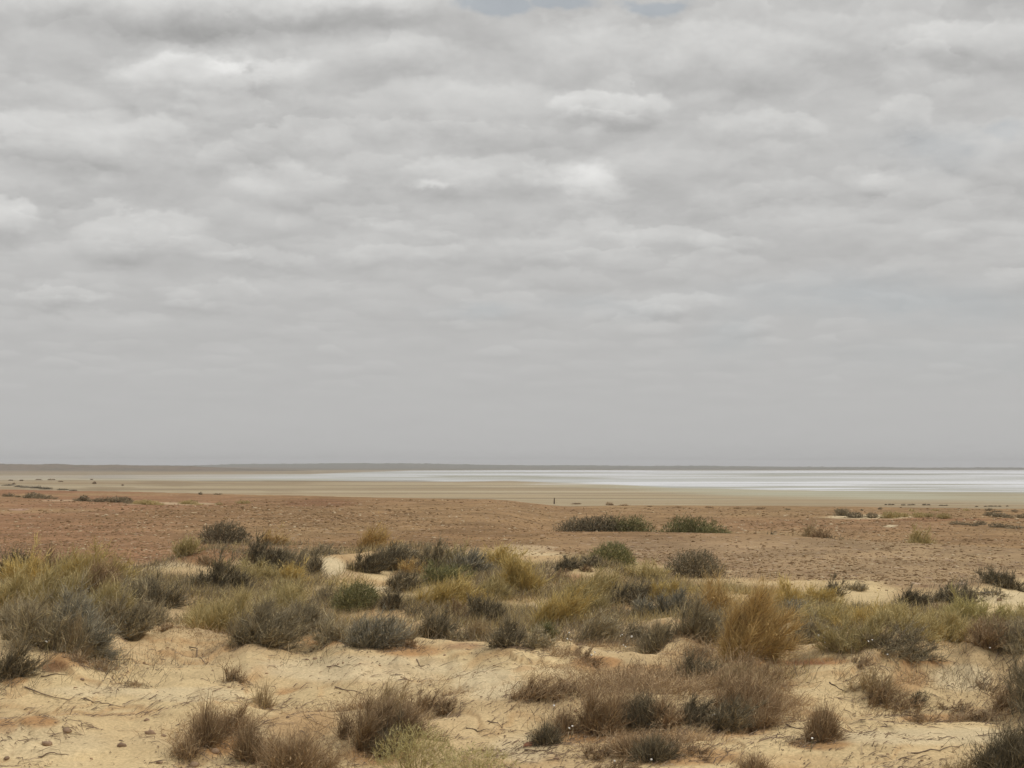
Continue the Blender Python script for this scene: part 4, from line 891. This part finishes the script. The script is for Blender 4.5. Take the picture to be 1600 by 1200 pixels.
oo = (np.arange(n)*6)[:, None, None]; T_ = (oo+np.array([[0, 1, 3], [0, 3, 2], [2, 3, 4], [0, 5, 2], [1, 3, 5]])[None]).reshape(-1, 3)
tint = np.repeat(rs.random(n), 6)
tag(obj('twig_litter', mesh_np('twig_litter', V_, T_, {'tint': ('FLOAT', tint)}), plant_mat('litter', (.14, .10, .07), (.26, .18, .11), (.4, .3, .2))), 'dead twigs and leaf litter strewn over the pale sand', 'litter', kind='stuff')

# low mats of dead twigs spreading between the near shrubs
qx, qy, hh = [], [], []
for (a, b, c, d, m, hm_) in [(1000, 1112, 150, 26, 5200, .26), (1075, 1050, 50, 26, 1300, .22), (1150, 1085, 80, 36, 3000, .28), (570, 1150, 80, 26, 2200, .26), (1385, 1095, 70, 22, 1700, .2), (340, 1155, 60, 22, 1200, .2), (1490, 1112, 70, 6, 800, .12), (1010, 1178, 90, 14, 1800, .2), (860, 1080, 70, 14, 1200, .16),
                             (480, 1200, 70, 16, 1200, .22), (1220, 1115, 40, 26, 900, .22), (930, 1026, 60, 10, 700, .14), (290, 1020, 60, 18, 500, .12), (355, 1030, 50, 14, 500, .12), (1430, 1022, 70, 12, 700, .12), (680, 1110, 50, 12, 700, .16), (1580, 1100, 60, 20, 900, .25), (1180, 1050, 70, 16, 900, .2)]:
    qx.append(a+rs.normal(size=m)*c*.55); qy.append(b+rs.normal(size=m)*d*.55); hh.append(np.full(m, hm_))
qx, qy, hh = map(np.concatenate, (qx, qy, hh)); tt = CZ/((qy-728.5)/F); x = (qx-800)/F*tt; y = tt
k = (fbm(x*1.2, y*1.4, 3, 404) > -.25) & (y > 9); x, y, hh = x[k], y[k], hh[k]; n = len(x)
B0 = np.stack([x, y, height(x, y)], 1); ln = hh*(.25+1.1*rs.random(n)**1.8)
dd = unit(rs.normal(size=(n, 3))*np.array([.8, .7, .25])+np.array([.35, 0, .6]))
dd[:, 2] = np.abs(dd[:, 2])
P2 = B0+dd*ln[:, None]; P1 = B0*.5+P2*.5+rs.normal(size=(n, 3))*ln[:, None]*.14
v1 = ribbons(B0, P1, P2, np.full(n, .0042), rs)
k2 = rs.integers(0, n, n); q0 = bez(B0[k2], P1[k2], P2[k2], .3+.6*rs.random(n)); v2 = tri(q0, q0+unit(dd[k2]+.8*rs.normal(size=(n, 3)))*(.03+.06*rs.random(n))[:, None], np.full(n, .0045), rs)
tag(obj('dead_twigs', pack('dead_twigs', [(v1[0], v1[1], 5), (v2[0], v2[1], 3)], rs), M['brown'][0]), 'low tangled mats of dead brown twigs between the near shrubs', 'twigs', kind='stuff')

# ------------------------------------------------------------------ stones
def stone_mesh(n, rs, sub=1):
    """n lumpy pebbles -> arrays of a unit stone each"""
    import bmesh
    bm = bmesh.new(); bmesh.ops.create_icosphere(bm, subdivisions=sub, radius=1)
    v = np.array([q.co[:] for q in bm.verts]); f = np.array([[w.index for w in q.verts] for q in bm.faces]); bm.free()
    return v, f
sv_, sf_ = stone_mesh(1, rs)
def scatter_stones(x, y, size, name, matl, lift=.15, flat=.45):
    n = len(x); z = height(x, y)
    nv = len(sv_)
    sc = size[:, None, None]*(np.array([1.2, .9, flat]) * (1+.35*rs.normal(size=(n, 1, 3)).clip(-1.2, 1.2)))
    jit = 1+.28*rs.normal(size=(n, nv, 1)).clip(-1.5, 1.5)
    an = rs.random(n)*6.28; ca, sa = np.cos(an)[:, None], np.sin(an)[:, None]
    q = sv_[None]*sc*jit
    X = q[..., 0]*ca-q[..., 1]*sa + x[:, None]; Y = q[..., 0]*sa+q[..., 1]*ca + y[:, None]; Z = q[..., 2]+(z+size*flat*lift)[:, None]
    V_ = np.stack([X, Y, Z], -1).reshape(-1, 3); T_ = (sf_[None]+(np.arange(n)*nv)[:, None, None]).reshape(-1, 3)
    return obj(name, mesh_np(name, V_, T_, {'tint': ('FLOAT', np.repeat(rs.random(n), nv))}), matl)
stone_m = plant_mat('plain_stones', (.165, .10, .052), (.36, .245, .13), (.56, .44, .29))
n = 75000
py = 733+8; u = rs.random(n)
yy = 1/(1/24.0-(1/24.0-1/104.0)*u); px = rs.random(n)*1800-100
x = (px-800)/F*yy; y = yy
bpy_ = np.interp(px, [-200, 0, 150, 300, 480, 600, 800, 900, 1050, 1150, 1300, 1400, 1500, 1600, 1800], [872, 874, 884, 880, 862, 858, 860, 868, 888, 900, 908, 916, 922, 905, 900])
k = (728.5+CZ*F/yy < bpy_+6*rs.normal(size=n)) & (rs.random(n) < .55+.9*fbm(x*.12, y*.08, 3, 66))
x, y = x[k], y[k]
size = (.012+.036*rs.random(len(x))**3)*np.clip(y/36, .9, 2.2)
tag(scatter_stones(x, y, size, 'gravel', stone_m), 'reddish brown gravel strewn over the desert plain', 'gravel', kind='stuff')
# small grit on the sand
n = 2600; px = rs.random(n)*1760-80; py = 1000+rs.random(n)*225; t = CZ/((py-728.5)/F); x = (px-800)/F*t; y = t
k = rs.random(n) < .3+1.2*fbm(x*.7, y*.7, 3, 68)
tag(scatter_stones(x[k], y[k], .006+.014*rs.random(k.sum())**3, 'grit', plant_mat('grit_stone', (.22, .14, .085), (.36, .24, .14), (.5, .38, .24))), 'small dark grit scattered over the sand', 'grit', kind='stuff')
rock_m = plant_mat('brown_rock', (.22, .15, .10), (.32, .225, .15))
ROCKS = [(129, 1064, 8, 'small dark brown stone on smooth sand under the orange scarp'), (229, 1127, 9, 'dark stone above the grey rounded stone in the left sand'), (234, 1147, 15, 'grey brown rounded stone, widest of the left sand'),
 (256, 1151, 9, 'small stone just right of the widest one'), (104, 1147, 14, 'flat brown stone with a twig at its right, left sand'), (75, 1165, 16, 'long brown stone nearest the bottom left corner'), (189, 1167, 13, 'dark wedge shaped stone below the widest one'),
 (334, 1177, 14, 'round reddish stone at the foot of the stalky tufts'), (351, 1150, 11, 'dark red stone lying among the stalky tufts'), (250, 1193, 10, 'dark stone near the bottom edge at left'), (304, 1197, 13, 'brown stone on the bottom edge at left'), (10, 1186, 9, 'small stone by the left edge at the bottom'),
 (502, 1029, 5, 'dark pebble, right one of three below the lip'), (492, 1030, 6, 'brown pebble, middle one of three below the lip'), (479, 1031, 6, 'flat pebble, left one of three below the lip'), (695, 1025, 6, 'dark pebble under the reddish crust'),
 (869, 1188, 9, 'brown pebble on smooth sand at the bottom in the centre'), (915, 1152, 8, 'dark stone on the orange sand below the bristly row'), (826, 1166, 18, 'reddish lump of crust left of the bristly row'), (450, 1121, 6, 'dark pebble right of the reed like stalks'), (1561, 938, 8, 'dark stone on the pale sand at the right edge')]
for (px, py, w, lab) in ROCKS:
    X, Y, Z = hit(px, py); sz = w/2*math.hypot(X, Y)/F
    v, f = sv_, sf_
    import bmesh
    bm = bmesh.new(); bmesh.ops.create_icosphere(bm, subdivisions=2, radius=1)
    v = np.array([q.co[:] for q in bm.verts]); f = np.array([[a_.index for a_ in q.verts] for q in bm.faces]); bm.free()
    r_ = np.random.default_rng(int(px+py)); fr_ = r_.normal(size=(3, 3))*1.4
    v = v*(1+.2*np.sin(v@fr_[0]+px)+.16*np.sin(v@fr_[1]*1.7)+.09*r_.normal(size=len(v)))[:, None]*np.array([1, .8, .55+.2*r_.random()])*sz
    o = obj('stone', mesh_np('stone', v, f, {'tint': ('FLOAT', np.full(len(v), r_.random()))}), rock_m)
    if 'reddish lump' in lab:
        o.data.materials.clear(); o.data.materials.append(plant_mat('red_crust', (.32, .15, .09), (.36, .18, .11)))
    o.location = (X, Y, Z+sz*.04); tag(o, lab, 'stone', 'loose stones on the sand')
# ------------------------------------------------------------------ dry sticks
def tube(pts, r, seg=5):
    pts = np.array(pts); n = len(pts); V_ = []
    for i in range(n):
        d = pts[min(i+1, n-1)]-pts[max(i-1, 0)]; d = d/np.linalg.norm(d); a = np.cross(d, [0, 0, 1.0]); a /= np.linalg.norm(a); b = np.cross(d, a)
        rr_ = r*(1-.75*i/(n-1))
        for k in range(seg): V_.append(pts[i]+rr_*(math.cos(k*2*math.pi/seg)*a+math.sin(k*2*math.pi/seg)*b))
    T_ = []
    for i in range(n-1):
        for k in range(seg):
            a, b = i*seg+k, i*seg+(k+1) % seg; T_ += [[a, b, b+seg], [a, b+seg, a+seg]]
    for k in range(1, seg-1): T_ += [[0, k+1, k]]
    return np.array(V_), np.array(T_)
STICKS = [((300, 1012), (352, 1038), 'dark dead stick slanting down the bare slope left of centre'), ((512, 1044), (548, 1041), 'thin straight stick on pale sand below the lip'), ((523, 1076), (572, 1087), 'long curved stick above the broad tangled shrub'),
 ((630, 1061), (652, 1063), 'short straight stick alone on smooth sand'), ((650, 1032), (672, 1042), 'short slanting stick below the lip in the centre'), ((1424, 1178), (1508, 1163), 'long thin stick on the lower right sand'), ((60, 1185), (108, 1180), 'thin pale stick near the bottom left corner'),
 ((64, 1060), (104, 1057), 'dark stick under the orange scarp'), ((165, 1034), (196, 1026), 'pale curved stick right of the orange scarp'), ((1296, 1068), (1325, 1084), 'dark stick left of the pale wispy bush'), ((728, 1140), (766, 1146), 'dark stick right of the pale green bushes'),
 ((762, 1128), (786, 1140), 'forked looking stick above the smooth sand centre'), ((40, 1075), (140, 1098), 'very long thin stick crossing the left sand'), ((131, 1093), (190, 1107), 'long stick ending amid the left litter'), ((820, 1177), (870, 1172), 'thin curved stick at the bottom of the centre sand'), ((1228, 1135), (1262, 1142), 'stick leading to the upright spiky tuft')]
wood_m = plant_mat('weathered_wood', (.15, .11, .08), (.24, .18, .13))
for i, (a, b, lab) in enumerate(STICKS):
    A = np.array(hit(*a)); Bq = np.array(hit(*b)); r_ = np.random.default_rng(i+40); pts = []
    for k in range(9):
        t = k/8; p = A*(1-t)+Bq*t; p[:2] += r_.normal(size=2)*.012*np.linalg.norm(Bq-A)+np.array([0, .08*math.sin(3.1*t)*np.linalg.norm(Bq-A)*r_.choice([-1, 1])])*.4
        p[2] = float(height(np.array([p[0]]), np.array([p[1]]))[0])+.008+.006*math.sin(5*t+i); pts.append(p-A)
    v, f = tube(pts, .0075)
    o = obj('dry_stick', mesh_np('dry_stick', v, f, {'tint': ('FLOAT', np.full(len(v), r_.random()))}), wood_m); o.location = A
    tag(o, lab, 'stick', 'dry sticks lying on the sand')
# ------------------------------------------------------------------ white flowers
fm = plant_mat('white_petals', (.82, .81, .76), (.88, .87, .83)); sm = plant_mat('flower_stem', (.2, .18, .1), (.28, .25, .13))
FL = [((81, 1000), (84, 997), (82, 1003), (86, 1001)), ((886, 995), (883, 1000), (888, 1003)), ((960, 995), (968, 1000), (975, 996), (977, 1000), (970, 1006), (983, 1002), (973, 1010), (965, 1002), (961, 988)), ((1108, 1108), (1115, 1106), (1104, 1110)),
      ((1245, 980), (1240, 992), (1259, 994), (1252, 999), (1270, 1001), (1271, 996), (1278, 999), (1279, 1004)), ((1352, 1003), (1346, 1008)), ((1375, 1006),), ((1533, 1002),), ((954, 1189),), ((1010, 1188),), ((890, 1133), (885, 1138)), ((920, 1028), (925, 1020)), ((1256, 1155),), ((862, 1095),)]
FLL = ['tiny white flower in the grey shrub above the orange scarp', 'white flower at the grey shrub above the lip, left clump', 'white flower of the densest clump, before the dark shrub', 'white flower in the hazy brown bush at the end of the row', 'white daisy of the line right of the golden bush',
       'white flower at the left of the olive shrub on the right lip', 'white flower alone on the shrubs of the right lip', 'white flower near the right edge of the belt', 'white flower low in the flat brown shrub near the bottom edge', 'white flower at the foot of the bushy dark shrub', 'white flower in the brown bristly shrub', 'white flower in the brown twiggy shrub under the lip', 'pale flower left of the upright spiky tuft', 'pale flower on the creeping dead twigs']
def flower_protos():
    out = []
    for s_ in range(3):
        r_ = np.random.default_rng(s_); V_ = []; T_ = []
        for k in range(9):
            a = k*2*math.pi/9+.2*r_.random(); c, s1 = math.cos(a), math.sin(a); w_ = .3
            b0 = len(V_); V_ += [[0, 0, .1], [.6*c-w_*s1, .6*s1+w_*c, .25], [1.05*c, 1.05*s1, .05], [.6*c+w_*s1, .6*s1-w_*c, .25]]; T_ += [[b0, b0+2, b0+1], [b0, b0+3, b0+2]]
        b0 = len(V_); dome = sv_*np.array([.55, .55, .5])+np.array([0, 0, .25]); V_ += dome.tolist(); T_ += (sf_+b0).tolist()
        out.append(mesh_np('flower_head', np.array(V_), np.array(T_), {'tint': ('FLOAT', np.full(len(V_), .5))}))
    return out
FP = flower_protos()
for ci, (cl_, lab) in enumerate(zip(FL, FLL)):
    for i, (px, py) in enumerate(cl_):
        X, Y, Z = hit(px, py+7); hz = 9*math.hypot(X, Y)/F; Y2 = Y-.25
        Z = float(height(np.array([X]), np.array([Y2]))[0])
        o = empty('wildflower', (X, Y2, Z)); tag(o, lab, 'flower', 'white flowers, clump by ' + lab.split(',')[0][-28:].split(' ', 1)[-1])
        v, f = tube([[0, 0, 0], [.01, 0, hz*.5], [.015, -.01, hz+.06]], .004, 4); obj('stem', mesh_np('stem', v, f, {'tint': ('FLOAT', np.full(len(v), .4))}), sm, o)
        me = FP[(i+ci) % 3]; h_ = obj('flower_head', me, fm, o); h_.location = (.015, -.01, hz+.06); s = .010+.004*((i*7) % 3); h_.scale = (s, s, s); h_.rotation_euler = (.7, .2*i, i)
# ------------------------------------------------------------------ short post on the crest
X, Y, Z = hit(866, 787.5); s = math.hypot(X, Y)/F; hp = 9.5*s
v, f = [], []
o = empty('wooden_post', (X, Y, Z)); tag(o, 'short dark wooden post standing alone on the crest before the salt lake', 'post')
w0 = 1.1*s
rg = np.random.default_rng(4); V_ = []
for k, (zz, ww) in enumerate([(-.1, 1.05), (hp*.3, 1.0), (hp*.65, .92), (hp*.93, .9), (hp, .6)]):
    for j in range(7):
        a = j*2*math.pi/7; V_.append([ww*w0*math.cos(a)*(1+.08*rg.normal()) + .02*k, ww*w0*math.sin(a), zz+(.02*rg.normal() if k > 2 else 0)])
T_ = []
for k in range(4):
    for j in range(7):
        a, b = k*7+j, k*7+(j+1) % 7; T_ += [[a, b, b+7], [a, b+7, a+7]]
for j in range(1, 6): T_.append([28, 28+j, 28+j+1])
obj('shaft', mesh_np('shaft', np.array(V_), np.array(T_), {'tint': ('FLOAT', np.full(len(V_), .3))}), plant_mat('old_wood', (.10, .075, .05), (.14, .1, .07)), o)
for zz in (hp*.55, hp*.85):
    pts = [[w0*1.15*math.cos(a), w0*1.15*math.sin(a), zz] for a in np.linspace(0, 6.28, 9)]
    v, f = tube(pts, .012, 4); obj('wire', mesh_np('wire', v, f, {'tint': ('FLOAT', np.full(len(v), .1))}), rock_m, o)

# ------------------------------------------------------------------ haze
HX = 15500.0
hv = np.array([[a, b, c] for c in (-14.0, 66.0) for b in (-HX, HX) for a in (-HX, HX)])
hf = [[0, 2, 3, 1], [4, 5, 7, 6], [0, 1, 5, 4], [2, 6, 7, 3], [0, 4, 6, 2], [1, 3, 7, 5]]
hme = mesh_np('haze', hv, hf, None, False, True)
hm = bpy.data.materials.new('haze'); hm.use_nodes = True; t_ = hm.node_tree; t_.nodes.clear()
pvn = t_.nodes.new('ShaderNodeVolumePrincipled'); pvn.inputs['Color'].default_value = (.86, .87, .90, 1); pvn.inputs['Density'].default_value = 0.00009
ho_ = t_.nodes.new('ShaderNodeOutputMaterial'); t_.links.new(pvn.outputs[0], ho_.inputs['Volume'])
tag(obj('haze', hme, hm), kind='stuff')
